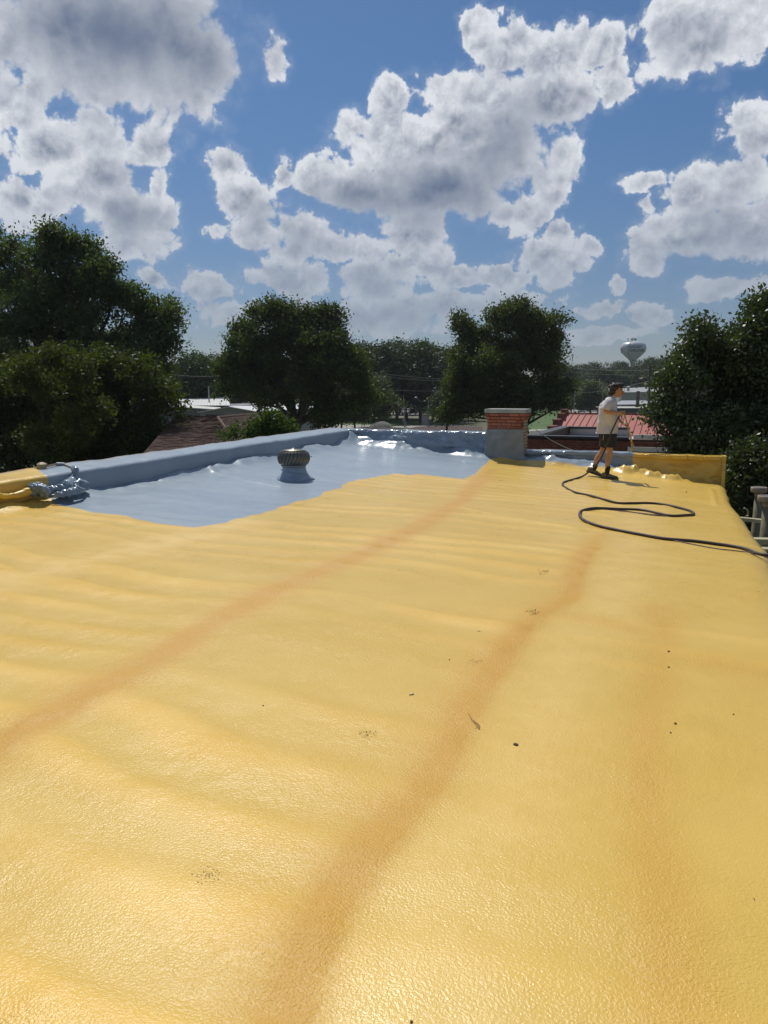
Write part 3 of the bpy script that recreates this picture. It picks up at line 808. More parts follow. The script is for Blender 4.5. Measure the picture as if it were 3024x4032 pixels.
def branches(mb, base, top_pts, r0, rs, fork=0.35, seed=3):
    rr_ = random.Random(seed)
    base = Vector(base)
    cen = sum((Vector(p) for p in top_pts), Vector()) / len(top_pts)
    f = base.lerp(Vector((cen.x, cen.y, cen.z)), fork)
    f.x = base.x + (f.x - base.x) * 0.6; f.y = base.y + (f.y - base.y) * 0.6
    mid = base.lerp(f, 0.5) + Vector((rr_.uniform(-.15, .15), rr_.uniform(-.15, .15), 0)) * r0 * 3
    mb.tube([base - Vector((0, 0, 0.4)), base + Vector((0, 0, 0.3)), mid, f], [r0 * 1.5, r0 * 1.15, r0 * 0.95, r0 * 0.8], 9)
    for p in top_pts:
        p = Vector(p); L = (p - f).length
        a = f.lerp(p, 0.33) + Vector((rr_.uniform(-1, 1), rr_.uniform(-1, 1), rr_.uniform(-.2, .9))) * L * 0.09
        b = f.lerp(p, 0.68) + Vector((rr_.uniform(-1, 1), rr_.uniform(-1, 1), rr_.uniform(-.2, .9))) * L * 0.09
        q = max(0.14, 0.55 * rs)
        mb.tube([f, a, b, p], [r0 * 0.5 * q * 1.6, r0 * 0.36 * q * 1.6, r0 * 0.22 * q * 1.6, r0 * 0.06], 6)
        for _ in range(3):
            e = b.lerp(p, rr_.random()) ; t = e + Vector((rr_.uniform(-1, 1), rr_.uniform(-1, 1), rr_.uniform(-.1, 1))) * L * 0.12
            mb.tube([e, e.lerp(t, .5) + Vector((0, 0, .03 * L)), t], [r0 * 0.13, r0 * 0.09, r0 * 0.03], 4)
def px_lobes(lst, Y, seed, deep=0.6):
    r = random.Random(seed); out = []
    cx = sum(l[0] for l in lst) / len(lst)
    for (x, y, q) in lst:
        p = at(x * S, y * S, Y + r.uniform(-deep, deep) * q * S * Y / 3065 * 1.4)
        R_ = q * S * Y / 3065; out.append((p.x, p.y, p.z, R_))
        for _ in range(3):
            a = r.uniform(0, 6.283); e_ = r.uniform(-0.1, 1.3); h_ = R_ * r.uniform(0.85, 1.15)
            out.append((p.x + h_ * math.cos(a) * math.cos(e_), p.y + h_ * math.sin(a) * math.cos(e_), p.z + h_ * math.sin(e_), R_ * r.uniform(0.22, 0.42)))
    return out
def big_tree(name, label, lst, Y, base_px, lm, n, size, sub, r0, seed, gap=0.0, shell=0.35, fill=True, fork=0.35, group=None, limbs=14, cat='tree'):
    lobes = px_lobes(lst, Y, seed)
    front = list(lobes)
    if fill:                                                   # the same mass goes on behind, so the crown is round
        r = random.Random(seed + 50)
        for (x, y, z, q) in front[::4]: lobes.append((x + r.uniform(-.3, .3) * q, y + q * r.uniform(0.8, 1.5), z + r.uniform(-.2, .2) * q, q * 0.95))
    bp = at(base_px * S, 900 * S, Y + 1)
    root = thing(name, label, cat, (bp.x, bp.y, GZ), 0, group)
    me, C, sr = leaves_mesh('crown', lobes, n, size, sub, seed=seed, gap=gap, shell=shell)
    me.transform(root_matrix(root).inverted())
    link('crown', me, lm, root)
    mb = MB(); r = random.Random(seed + 9)
    tops = [(l[0], l[1], l[2]) for l in r.sample(front[::4], min(limbs, len(front) // 4))]
    branches(mb, (bp.x, bp.y, GZ), tops, r0, 1.0, fork, seed)
    mb.build('trunk', BARK, root, True)
    return root
LEAF_A = leaf_mat('leaf_broad_dark', (0.038, 0.068, 0.018), (0.10, 0.145, 0.032), 0.6, 0.32, spec=0.2)
LEAF_B = leaf_mat('leaf_feathery_olive', (0.050, 0.075, 0.030), (0.10, 0.125, 0.055), 0.6, 0.34, spec=0.2)
LEAF_C = leaf_mat('leaf_glossy_deep', (0.038, 0.055, 0.020), (0.085, 0.105, 0.036), 0.42, 0.2, spec=0.4)
LEAF_D = leaf_mat('leaf_yellow_green', (0.050, 0.070, 0.015), (0.10, 0.115, 0.022), 0.6, 0.3, spec=0.2)
LEAF_P = leaf_mat('crape_myrtle_pink', (0.22, 0.07, 0.09), (0.30, 0.10, 0.12), 0.6, 0.2, tcol=(1.2, .8, .8))

big_tree('spreading_tree', 'tallest tree, feathery olive crown with sky showing through, at the left edge behind the parapet',
    [(15,525,30),(70,515,28),(120,520,28),(172,540,30),(30,610,60),(110,590,60),(190,600,46),(235,580,24),(232,640,42),(150,670,66),(60,700,70),(280,665,34),(305,690,40),(345,665,34),(362,690,20),(240,730,60),(310,740,42),(355,745,24),(150,770,70),(-60,600,80),(-80,740,90),(340,800,34)],
    46, 130, LEAF_B, 88000, 0.20, 0.62, 0.42, 11, gap=0.42, shell=0.9, fill=True, fork=0.45, limbs=26)
big_tree('bushy_tree', 'dark low tree in front of the tallest tree, its leaves close above the left parapet',
    [(10,850,80),(100,850,70),(190,840,62),(270,840,62),(335,830,40),(362,872,24),(40,940,70),(130,930,66),(220,930,60),(295,920,46),(342,925,32),(-70,880,90),(330,960,34),(250,985,46),(150,990,56),(40,1000,60),(230,790,34),(120,800,40)],
    40, 150, LEAF_A, 85000, 0.20, 0.7, 0.30, 12)
big_tree('leafy_shrub', 'yellow-green bush low at the left, poking out before the dark low tree',
    [(60,812,26),(120,800,32),(170,806,24),(90,850,24),(210,880,20),(150,930,30),(100,960,36)], 36, 110, LEAF_D, 15000, 0.17, 0.5, 0.10, 13, limbs=5, cat='shrub')
big_tree('broad_tree', 'broad dark green tree left of centre, between the white metal roofs and the crossing',
    [(640,668,15),(598,672,13),(705,672,10),(724,684,9),(575,695,28),(620,695,34),(665,700,34),(700,690,26),(722,705,26),(530,745,40),(600,745,56),(680,755,56),(505,790,34),(560,820,56),(640,830,66),(720,800,50),(745,760,32),(770,800,40),(790,850,40),(720,870,46),(570,866,20),(700,895,34),(500,840,26),(510,715,18)],
    74, 640, LEAF_A, 76000, 0.28, 1.0, 0.45, 14, gap=0.42, shell=0.8, limbs=18)
big_tree('small_tree', 'small lighter green tree in front of the brown shingle roof',
    [(492,942,8),(512,938,11),(540,934,13),(565,926,12),(590,926,14),(560,945,15),(610,938,16)], 30, 560, LEAF_A, 6500, 0.14, 0.3, 0.08, 15, gap=0.35, limbs=5)
big_tree('dense_tree', 'massive dark round-topped tree directly behind the brick chimney',
    [(1130,680,34),(1090,700,42),(1160,705,42),(1195,740,30),(1050,735,40),(1000,705,22),(1005,760,38),(1110,770,64),(1185,790,42),(1040,810,60),(1120,840,60),(1195,840,32),(985,830,34),(1000,870,40),(1060,875,46),(1150,870,36),(975,890,26),(1210,880,18)],
    82, 1146, LEAF_A, 80000, 0.30, 1.0, 0.42, 16, gap=0.38, shell=0.75, limbs=18)
MAG = [(1655,700,40),(1640,735,40),(1565,735,34),(1512,715,16),(1530,760,34),(1492,788,24),(1590,790,54),(1468,830,26),(1525,840,46),(1440,868,22),(1610,880,66),(1485,900,42),(1560,930,54),(1408,905,13),(1430,930,24),(1455,962,26),(1520,985,38),(1640,980,70),(1720,760,90),(1740,900,110)]
big_tree('glossy_leaved_tree', 'near dark tree with large shiny leaves at the right edge, behind the yellow parapet end',
    MAG, 19, 1600, LEAF_C, 105000, 0.105, 0.55, 0.16, 17, gap=0.3, shell=0.6, limbs=5)
big_tree('glossy_leaved_shrub', 'dark shiny-leaved bush below the right roof edge behind the two capped pipes',
    [(1600,1030,36),(1650,1050,44),(1700,1040,60),(1620,1085,34),(1670,1110,44),(1730,1120,60),(1640,1010,40)], 16.5, 1670, LEAF_C, 26000, 0.10, 0.35, 0.07, 18, limbs=5, cat='shrub')

# tree line: a few crowns built once, copied one by one
protos = []
for i in range(5):
    r = random.Random(100 + i); lobes = []
    for _ in range(15):
        a = r.uniform(0, 6.28); q = r.uniform(0, 0.26); z = r.uniform(0.30, 0.86)
        rad = 0.17 * (1.15 - abs(z - 0.55))
        lobes.append((q * math.cos(a), q * math.sin(a), z, rad * r.uniform(.75, 1.15)))
    lobes.append((0, 0, 0.87, 0.10)); sc = 17.0
    lobes = [(x * sc, y * sc, z * sc, q * sc) for x, y, z, q in lobes]
    me, C, sr = leaves_mesh('crown', lobes, 15000, 0.55, 1.5, seed=200 + i)
    mb = MB(); branches(mb, (0, 0, 0), [l[:3] for l in lobes[:6]], 0.3, 1.0, 0.35, i)
    protos.append([me, mb.mesh('trunk')])
LFAR = leaf_mat('leaf_far_mixed', (0.024, 0.044, 0.015), (0.050, 0.080, 0.024), 0.6, 0.22)
LFAR2 = leaf_mat('leaf_far_light', (0.060, 0.090, 0.022), (0.095, 0.130, 0.035), 0.6, 0.25)
for p in protos: p[0].materials.append(LFAR); p[1].materials.append(BARK)
light_proto = protos[1][0].copy(); light_proto.materials.clear(); light_proto.materials.append(LFAR2)
def far_tree(px, topy, d, label, group, i, light=False, wide=1.0, cat='tree', name='tree', gz=None):
    p = at(px, 1540, d)
    gz = float(ground_h(p.x, p.y)) if gz is None else gz
    H = at(px, topy, d).z - gz
    t = thing(name, label, cat, (p.x, p.y, gz), rnd.uniform(0, 6.28), group)
    k = H / 17.0 / 1.0
    t.scale = (k * wide, k * wide, k)
    pr = protos[i % 5]
    o = bpy.data.objects.new('crown', light_proto if light else pr[0]); COL.objects.link(o); o.parent = t
    o = bpy.data.objects.new('trunk', pr[1]); COL.objects.link(o); o.parent = t
    return t
i = 0
for (a, b, step, d0, top, jit, lab, grp) in (
    (-250, 900, 58, 150, 1405, 34, 'dark green tree of the wood beyond the white metal roofs at left', 'trees of the wood beyond the metal roofs'),
    (1330, 1800, 46, 190, 1346, 24, 'tree in the dense wood behind the railway crossing', 'trees of the wood behind the crossing'),
    (900, 1900, 66, 250, 1405, 26, 'tree in the far rows of the central wood', 'far trees of the central wood'),
    (2150, 3300, 50, 400, 1428, 20, 'tree on the distant hill around the water tower', 'trees on the hill by the water tower'),
    (2180, 3300, 62, 320, 1462, 16, 'tree on the lower slope in front of the water tower', 'trees on the slope below the water tower'),
    (2130, 2760, 60, 270, 1510, 14, 'tree in the nearest row before the distant hill', 'near row of trees before the hill')):
    x = a
    while x < b:
        tp = top + rnd.uniform(-jit, jit)
        if grp.startswith('trees on the hill') and x > 2480: tp -= min(70, (x - 2480) * 0.16)
        far_tree(x, tp, d0 * rnd.uniform(0.9, 1.1), lab, grp, i, wide=rnd.uniform(0.9, 1.35)); i += 1
        x += step * rnd.uniform(0.8, 1.2)
far_tree(1470, 1490, 150, 'paler bushy tree low in front of the central wood, left of the crossing', None, 1, True, 1.5)
far_tree(1345, 1395, 120, 'upright yellow-green tree beside the broad tree left of centre', None, 1, True, 0.8)
far_tree(1400, 1450, 125, 'lower yellow-green tree between the broad tree and the dark wood', None, 1, True, 1.0)
far_tree(2330, 1505, 235, 'rounded light green tree behind the worker, above the pink-flowered tree', None, 1, True, 1.9)
far_tree(1760, 1520, 135, 'low dark tree at the left foot of the massive tree', None, 3, False, 1.5)
pk = far_tree(2281, 1560, 250, 'small crape myrtle in pink-red flower by the far road', None, 2, False, 1.7, name='crape_myrtle')
for ch in pk.children:
    if ch.name.startswith('crown'):
        ch.data = ch.data.copy(); ch.data.materials.clear(); ch.data.materials.append(LEAF_P)
# undergrowth under the woods: nobody could count it
lob = []
for q in range(150):
    px = rnd.uniform(-300, 3300); d = rnd.uniform(215, 300) if 1200 < px < 2150 else rnd.uniform(165, 230) if px < 1200 else rnd.uniform(300, 380)
    p = at(px, 1540, d); gz = float(ground_h(p.x, p.y))
    lob.append((p.x, p.y, gz + rnd.uniform(0.5, 3.5), rnd.uniform(2.2, 5.0)))
me, _, _ = leaves_mesh('undergrowth', lob, 60000, 0.8, 1.8, seed=77)
tag(link('undergrowth', me, LFAR), kind='stuff')
# clipped hedges by the far road
def hedge(px0, px1, y0, y1, label):
    a = on_z(px0, y1, GZ); b_ = on_z(px1, y1, GZ); h = (y1 - y0) * a.y / 3065
    r = np.random.default_rng(int(px0)); n = 2600
    t = r.random(n)
    P = np.stack([a.x + (b_.x - a.x) * t, a.y + (b_.y - a.y) * t + r.uniform(-1, 1, n), GZ + h * r.random(n) ** 0.7], 1)
    lob = [(a.x + (b_.x - a.x) * s, a.y + (b_.y - a.y) * s, GZ + h * 0.5, h * 0.52) for s in np.linspace(0, 1, 9)]
    me, _, _ = leaves_mesh('hedge', lob, 7000, 0.3, 0.4, seed=int(px0))
    o = tag(link('hedge', me, LFAR), label, 'hedge')
hedge(2310, 2400, 1600, 1617, 'long clipped dark hedge along the far road, nearer the worker')
hedge(2222, 2276, 1588, 1601, 'short dark hedge by the far road left of the pink-flowered tree')

# ------------------------------------------------------------------ neighbouring flat roof with a brick parapet
def brick_material(name, c1, c2, mortar, bw=0.213, bh=0.0677):
    return mat(name, c1, 0.85, color2=c2, vscale=6, bump=0.3, bscale=40, bdist=0.004)
MBRK = brick_material('dark_red_brick', (0.20, 0.075, 0.045), (0.135, 0.05, 0.035), (0.1, .07, .06))
MDARK = mat('black_metal_coping', (0.022, 0.024, 0.027), 0.5, var=0.3, vscale=2)
MMEMB = mat('pale_grey_membrane', (0.42, 0.41, 0.40), 0.75, var=0.15, vscale=1.5, bump=0.2, bscale=6)
MMEMW = mat('white_roof_sheet', (0.66, 0.63, 0.58), 0.7, var=0.1, vscale=1.5)
nb = thing('flat_roofed_building', 'lower neighbouring building of dark brick with black coping and pale membrane roof, behind the worker', 'building', (4, 22, GZ), YAW)
NV = 21.0                                                     # v of its front wall
zc = 0.365
uL, uR = u_at(2084, NV), 2.6
uJ = u_at(2483, NV)
rmz = Matrix.Rotation(YAW, 4, 'Z')
ZC1 = at(2200, 1716, (UV(u_at(2200, NV), NV))[1]).z
VB = NV + 6.0
b = MB(); b.box(uL, uR, NV + 0.06, NV + 0.26, GZ, ZC1 - 0.06, rmz); b.box(uL, uL + 0.2, NV + 0.28, VB, GZ, ZC1 - 0.06, rmz); b.build('wall', MORT, nb)
# courses of bricks on the face (about 16 x 5 photo pixels each)
bk = MB(); r = random.Random(5)
z = -1.25; row = 0
while z < ZC1 - 0.13:
    x = uL - (0.11 if row % 2 else 0)
    while x < uR:
        bk.box(max(uL, x), min(uR, x + 0.203), NV + r.uniform(-0.004, 0.004), NV + 0.055, z, z + 0.058, rmz); x += 0.213
    z += 0.0677; row += 1
tag(bk.build('brickwork', MBRK, nb), kind='stuff')
b = MB(); b.box(uL - 0.1, uJ, NV - 0.05, NV + 0.30, ZC1 - 0.055, ZC1, rmz); b.build('coping', MDARK, nb)
b = MB(); b.box(uL - 0.1, uL + 0.24, NV + 0.302, VB - 0.05, ZC1 - 0.052, ZC1 + 0.003, rmz); b.build('coping', MDARK, nb)
b = MB(); b.box(uL + 0.24, uR, NV + 0.30, VB - 0.2, ZC1 - 0.34, ZC1 - 0.30, rmz); b.build('roof_membrane', MMEMB, nb)
ZB = at(2300, 1680, UV(u_at(2300, VB), VB)[1]).z
uJ2 = u_at(2484, VB)
x = uL + 0.24; q = 0
while x < uJ2:
    x2 = min(uJ2, x + 1.6)
    MB().box(x + 0.004, x2 - 0.004, VB - 0.12, VB, ZC1 - 0.30, ZB - 0.07, rmz).build('membrane_panel', MMEMB, nb); x = x2
b = MB(); b.box(uL - 0.1, uJ2 + 0.02, VB - 0.16, VB + 0.2, ZB - 0.068, ZB, rmz); b.build('coping', MDARK, nb)
b = MB(); b.box(uL + 0.2, uJ2, VB + 0.01, VB + 0.19, GZ, ZB - 0.07, rmz); b.build('wall', MBRK, nb)
# the step down at its right-hand side: pale curb and a bright sheet with a dark edge
b = MB(); b.box(uJ + 0.002, uR + 1.6, NV - 0.10, NV + 0.9, ZC1 - 0.36, ZC1 - 0.24, rmz); b.build('roof_sheet', MMEMW, nb)
b = MB(); b.box(uJ + 0.06, uR - 0.3, NV + 0.92, NV + 1.05, ZC1 - 0.30, ZC1 + 0.02, rmz); b.build('membrane_panel', MMEMB, nb)
b = MB(); b.box(uJ, uR + 1.6, NV - 0.12, NV - 0.06, ZC1 - 0.50, ZC1 - 0.362, rmz); b.build('fascia', MDARK, nb)
# slack cable in front of the brick wall
def sag(p, q, s, n=14):
    p, q = Vector(p), Vector(q)
    return [p.lerp(q, i / n) - Vector((0, 0, s * 4 * (i / n) * (1 - i / n))) for i in range(n + 1)]
MCABLE = mat('cable_grey', (0.16, 0.15, 0.13), 0.6)
c = MB(); c.tube(sag(at(2110, 1692, 18.2), at(2262, 1775, 17.4), 0.05), 0.008, 5)
tag(c.build('overhead_wire', MCABLE), 'thin pale wire slanting down from the chimney towards the low parapet', 'wire')

# ------------------------------------------------------------------ red standing-seam roof
MRED = mat('red_metal_roof', (0.34, 0.085, 0.055), 0.55, var=0.10, vscale=0.8)
MREDS = mat('red_metal_seam', (0.25, 0.055, 0.038), 0.5)
rb = thing('metal_roofed_building', 'building with a brick-red standing-seam metal roof, seen behind the worker', 'building', (16, 66, GZ), YAW)
RV = 66.0; ru0 = u_at(2236, RV)
rz = at(2300, 1630, UV(u_at(2300, RV), RV)[1]).z
nP = 24; pw = 0.52; slope = 0.215; run = 7.4
base = bpy.data.meshes.new('roof_panel')
pb = MB(); pb.add([(0.02, 0, 0), (pw - 0.02, 0, 0), (pw - 0.02, -run, -run * slope), (0.02, -run, -run * slope), (0.02, 0, -0.05), (pw - 0.02, 0, -0.05), (pw - 0.02, -run, -run * slope - 0.05), (0.02, -run, -run * slope - 0.05)],
    [(3, 2, 1, 0), (4, 5, 6, 7), (0, 1, 5, 4), (1, 2, 6, 5), (2, 3, 7, 6), (3, 0, 4, 7)])
pm = pb.mesh('roof_panel'); pm.materials.append(MRED)
sb = MB(); sb.add([(-0.02, 0, 0.07), (0.02, 0, 0.07), (0.02, -run, 0.07 - run * slope), (-0.02, -run, 0.07 - run * slope), (-0.02, 0, -0.05), (0.02, 0, -0.05), (0.02, -run, -0.05 - run * slope), (-0.02, -run, -0.05 - run * slope)],
    [(3, 2, 1, 0), (4, 5, 6, 7), (0, 1, 5, 4), (1, 2, 6, 5), (2, 3, 7, 6), (3, 0, 4, 7)])
smh = sb.mesh('seam'); smh.materials.append(MREDS)
RBI = root_matrix(rb).inverted()
for q in range(nP):
    w0 = Vector((*UV(ru0 + q * pw, RV), rz))
    for nm, mm in (('roof_panel', pm), ('seam', smh)):
        o = bpy.data.objects.new(nm, mm); COL.objects.link(o); o.parent = rb; o.location = RBI @ w0
b = MB(); b.box(ru0, ru0 + nP * pw, RV - 0.12, RV + 0.12, rz + 0.02, rz + 0.10, rmz); b.build('ridge_cap', MREDS, rb)
b = MB(); b.box(ru0 + 0.1, ru0 + nP * pw, RV - run + 0.3, RV + run - 0.3, GZ, rz - run * slope - 0.15, rmz); b.build('wall', MBRK, rb)
b = MB(); b.add([rmz @ Vector(p) for p in ((ru0, RV + 0.02, rz - 0.02), (ru0 + nP*pw, RV + 0.02, rz - 0.02), (ru0 + nP*pw, RV + run, rz - run*slope), (ru0, RV + run, rz - run*slope))], [(0, 1, 2, 3)]); b.build('rear_roof_slope', MRED, rb)
# stepped brick gable at its left end
for q, (v0_, v1_, dz) in enumerate(((-0.5, 0.9, 0.28), (-2.2, -0.5, 0.0), (-4.2, -2.2, -0.42), (-6.4, -4.2, -0.86))):
    b = MB(); b.box(ru0 - 0.45, ru0 - 0.02, RV + v0_, RV + v1_, GZ, rz + dz, rmz); b.box(ru0 - 0.50, ru0 + 0.03, RV + v0_ + 0.002, RV + v1_ - 0.002, rz + dz + 0.003, rz + dz + 0.09, rmz)
    b.build('gable_step', MBRK, rb)

# ------------------------------------------------------------------ warehouse and low grey roofs at the right
MBEIG = mat('beige_metal_cladding', (0.36, 0.35, 0.31), 0.6, var=0.08)
MCREAM = mat('cream_metal_cladding', (0.46, 0.45, 0.41), 0.6, var=0.06)
MGREYR = mat('grey_metal_roof', (0.30, 0.31, 0.32), 0.5, var=0.1)
MSLATE = mat('slate_grey_cladding', (0.12, 0.13, 0.14), 0.6, var=0.1)
def quad_wall(p, q, z0, z1, th=0.25):
    p, q = Vector(p), Vector(q); n = (q - p).cross(Vector((0, 0, 1))).normalized() * -th
    return [(p.x, p.y), (q.x, q.y), (q.x + n.x, q.y + n.y), (p.x + n.x, p.y + n.y)]
wh = thing('warehouse', 'long beige metal-clad warehouse with a low roof, right of the worker\'s head', 'building', at(2500, 1560, 150), 0)
D = 150; a = at(2446, 1545, D); e_ = at(2640, 1541, D + 12); l = at(2402, 1545, D + 14)
zt_ = a.z
b = MB(); b.prism([(a.x, a.y), (e_.x, e_.y), (e_.x + 4, e_.y + 24), (at(2404, 1545, D + 32).x, D + 32), (l.x, l.y)], GZ, zt_ - 0.05); b.build('wall', MCREAM, wh)
rbm = MB(); n = 46
for q in range(n):
    p = a.lerp(e_, (q + 0.5) / n); rbm.box(p.x - 0.07, p.x + 0.07, p.y - 0.07, p.y - 0.01, GZ, zt_ - 0.3)
tag(rbm.build('cladding_ribs', MBEIG, wh), kind='stuff')
b = MB(); r1 = at(2440, 1537, D + 10); r2 = at(2620, 1528, D + 22)
b.hull_quad([(l.x - 0.3, l.y, l.z + .1), (a.x, a.y - 0.4, zt_), (r1.x + 2.0, r1.y + 8, r1.z + 0.4), (r1.x, r1.y + 8, r1.z + 0.4)], 0.12)
b.hull_quad([(a.x + .01, a.y - 0.4, zt_), (e_.x, e_.y - 0.4, e_.z), (r2.x, r2.y + 8, r2.z + 0.3), (r1.x + 2.01, r1.y + 8, r1.z + 0.4)], 0.12); b.build('roof', MGREYR, wh)
for px in (2409, 2420):
    p0 = at(px, 1578, D + 9.8); b = MB(); w_ = 0.22
    f = (px - 2402) / 44.0; py_ = l.y + (a.y - l.y) * f
    b.box(p0.x - w_, p0.x + w_, py_ - 0.10, py_ - 0.02, at(px, 1578, py_).z, at(px, 1562, py_).z); b.build('window', mat('dark_glass', (0.02, 0.022, 0.025), 0.15), wh)
v_ = at(2473, 1540, D + 6); b = MB(); b.lathe([(0.28, -0.5), (0.28, 0.6), (0.40, 0.62), (0.40, 0.85), (0.05, 1.0)], 12, v_); b.build('roof_vent', MCREAM, wh)
b = MB(); b.tube([(a.x - 0.25, a.y - 0.2, GZ), (a.x - 0.25, a.y - 0.2, zt_ - 0.1)], 0.10, 6); b.build('downpipe', MCREAM, wh)

lr = thing('low_grey_building', 'low grey building with pale roof and dark ribbed wall, in front of the warehouse', 'building', at(2500, 1600, 95), 0)
D = 95; P1 = at(2412, 1593, D); P2 = at(2640, 1589, D); P3 = at(2640, 1577, D + 16); P4 = at(2448, 1577, D + 16)
b = MB(); b.hull_quad([P1, P2, P3, P4], 0.15); b.build('roof', MGREYR, lr)
b = MB(); b.box(P1.x + 0.1, P2.x, P1.y + 0.3, P1.y + 1.1, at(2500, 1605, D).z, P2.z - 0.14); b.build('fascia', MDARK, lr)
q0 = at(2424, 1606, D - 8); q1 = at(2640, 1606, D - 8)
b = MB(); b.box(q0.x, q1.x, q0.y, q0.y + 8.2, q0.z - 0.12, q0.z); b.build('canopy_edge', MCREAM, lr)
b = MB(); b.box(q0.x + 0.1, q1.x, q0.y + 0.2, q0.y + 8, GZ, q0.z - 0.125); b.build('wall', MSLATE, lr)
rbm = MB(); x = q0.x + 0.2
while x < q1.x: rbm.box(x, x + 0.05, q0.y + 0.13, q0.y + 0.198, GZ, q0.z - 0.14); x += 0.30
tag(rbm.build('cladding_ribs', MSLATE, lr), kind='stuff')

# ------------------------------------------------------------------ roofs at the left
MSHIN = mat('brown_shingles', (0.125, 0.075, 0.055), 0.9, color2=(0.095, 0.055, 0.042), vscale=3, bump=0.4, bscale=15, bdist=0.01)
br_ = thing('shingled_house', 'house with a brown shingle hip roof just beyond the left parapet', 'house', at(780, 1700, 40), 0)
A = at(690, 1640, 44); B = at(858, 1645, 42); C_ = at(560, 1790, 33); D_ = at(960, 1790, 34)
sh = MB(); nrow = 46; r = random.Random(8)
B2 = at(1130, 1790, 38); RB = at(1010, 1631, 52); 
def shingle_rows(p0, p1, q1, q0, nrow, m):
    """p0-p1 ridge side, q0-q1 eave side"""
    mb = MB()
    for k_ in range(nrow):
        f0, f1 = k_ / nrow, (k_ + 1.0) / nrow
        a0 = p0.lerp(q0, f0); a1 = p1.lerp(q1, f0); b0 = p0.lerp(q0, f1); b1 = p1.lerp(q1, f1)
        nn = (p1 - p0).cross(q0 - p0).normalized(); nn = nn if nn.z > 0 else -nn
        L = (b1 - b0).length; nt_ = max(1, int(L / 0.33)); off = 0.5 * (k_ % 2)
        cuts = [0] + [min(1, (j + off + 0.5) / nt_) for j in range(nt_)] + [1]
        for c0, c1 in zip(cuts[:-1], cuts[1:]):
            if c1 - c0 < 1e-4: continue
            h = 0.035 + r.uniform(-0.006, 0.008); g_ = 0.004 / max(L, .1)
            v = [a0.lerp(a1, c0 + g_) + nn * 0.005, a0.lerp(a1, c1 - g_) + nn * 0.005, b0.lerp(b1, c1 - g_) + nn * h, b0.lerp(b1, c0 + g_) + nn * h, b0.lerp(b1, c1 - g_), b0.lerp(b1, c0 + g_)]
            mb.add(v, [(0, 1, 2, 3), (3, 2, 4, 5)])
    return mb
tag(shingle_rows(A, B, D_, C_, nrow, None).build('shingles', MSHIN, br_), kind='stuff')
tag(shingle_rows(B, RB, B2 + Vector((2, 0, 0)), D_, nrow, None).build('shingles', MSHIN, br_), kind='stuff')
b = MB(); b.tube([B + Vector((0, 0, .03)), D_ + Vector((0, 0, .03))], 0.08, 6); b.build('hip_cap', MSHIN, br_)
b = MB(); b.tube([A + Vector((0, 0, .03)), B + Vector((0, 0, .03)), RB + Vector((0, 0, .03))], 0.09, 6); b.build('ridge_cap', MSHIN, br_)
b = MB(); b.prism([(C_.x, C_.y), (D_.x, D_.y), (B2.x + 1, B2.y), (RB.x, RB.y), (A.x, A.y + 3)], GZ, C_.z - 0.4); b.build('wall', MWALL, br_)

MWHR = mat('white_metal_roof', (0.78, 0.78, 0.76), 0.32, var=0.05, vscale=0.4, spec=0.6)
MWHW = mat('off_white_wall', (0.34, 0.35, 0.33), 0.8, var=0.08)
gb = thing('gabled_shed', 'white gabled metal building with a dark louvred vent, behind the brown shingle roof', 'building', at(903, 1640, 80), 0)
ap = at(903, 1604, 80); el_ = at(788, 1625, 80); er_ = at(1003, 1622, 80)
b = MB(); poly_ = [(el_.x, GZ), (er_.x, GZ), (er_.x, er_.z), (ap.x, ap.z), (el_.x, el_.z)]
vv = [Vector((p[0], 80, p[1])) for p in poly_] + [Vector((p[0] + 5.5, 97, p[1] + .0)) for p in poly_]
b.add(vv, [(0, 1, 2, 3, 4), (9, 8, 7, 6, 5)] + [(i_, (i_ + 1) % 5 + 0, (i_ + 1) % 5 + 5, i_ + 5) for i_ in range(5)]); b.build('wall', MWHW, gb)
b = MB(); o_ = Vector((5.5, 17.3, 0)); f_ = Vector((0, -0.3, 0.10))
b.hull_quad([ap + f_, er_ + f_ + Vector((.2, 0, -.03)), er_ + f_ + o_ + Vector((.2, 0, -.03)), ap + f_ + o_], 0.08); b.build('roof', MWHR, gb)
b = MB(); b.hull_quad([el_ + f_ + Vector((-.2, 0, -.03)), ap + f_ - Vector((.003, 0, 0)), ap + f_ + o_ - Vector((.003, 0, 0)), el_ + f_ + o_ + Vector((-.2, 0, -.03))], 0.08); b.build('roof', MWHR, gb)
b = MB(); q0 = at(810, 1645, 79.9); q1 = at(883, 1633, 79.9); b.box(q0.x, q1.x, 79.86, 79.96, q0.z - 2, q1.z); vf = b.build('vent', MDARK, gb)
b = MB()
for q in range(9): b.box(q0.x + .1 + q * (q1.x - q0.x - .2) / 9, q0.x + .1 + (q + .55) * (q1.x - q0.x - .2) / 9, 79.78, 79.855, q0.z - 1, q0.z + 0.10)
tag(b.build('louvres', MWHW, vf), kind='stuff')
b = MB(); b.lathe([(0.10, -0.12), (0.14, 0), (0.10, 0.12)], 10, at(955, 1628, 79.8)); b.build('wall_lamp', MCREAM, gb)

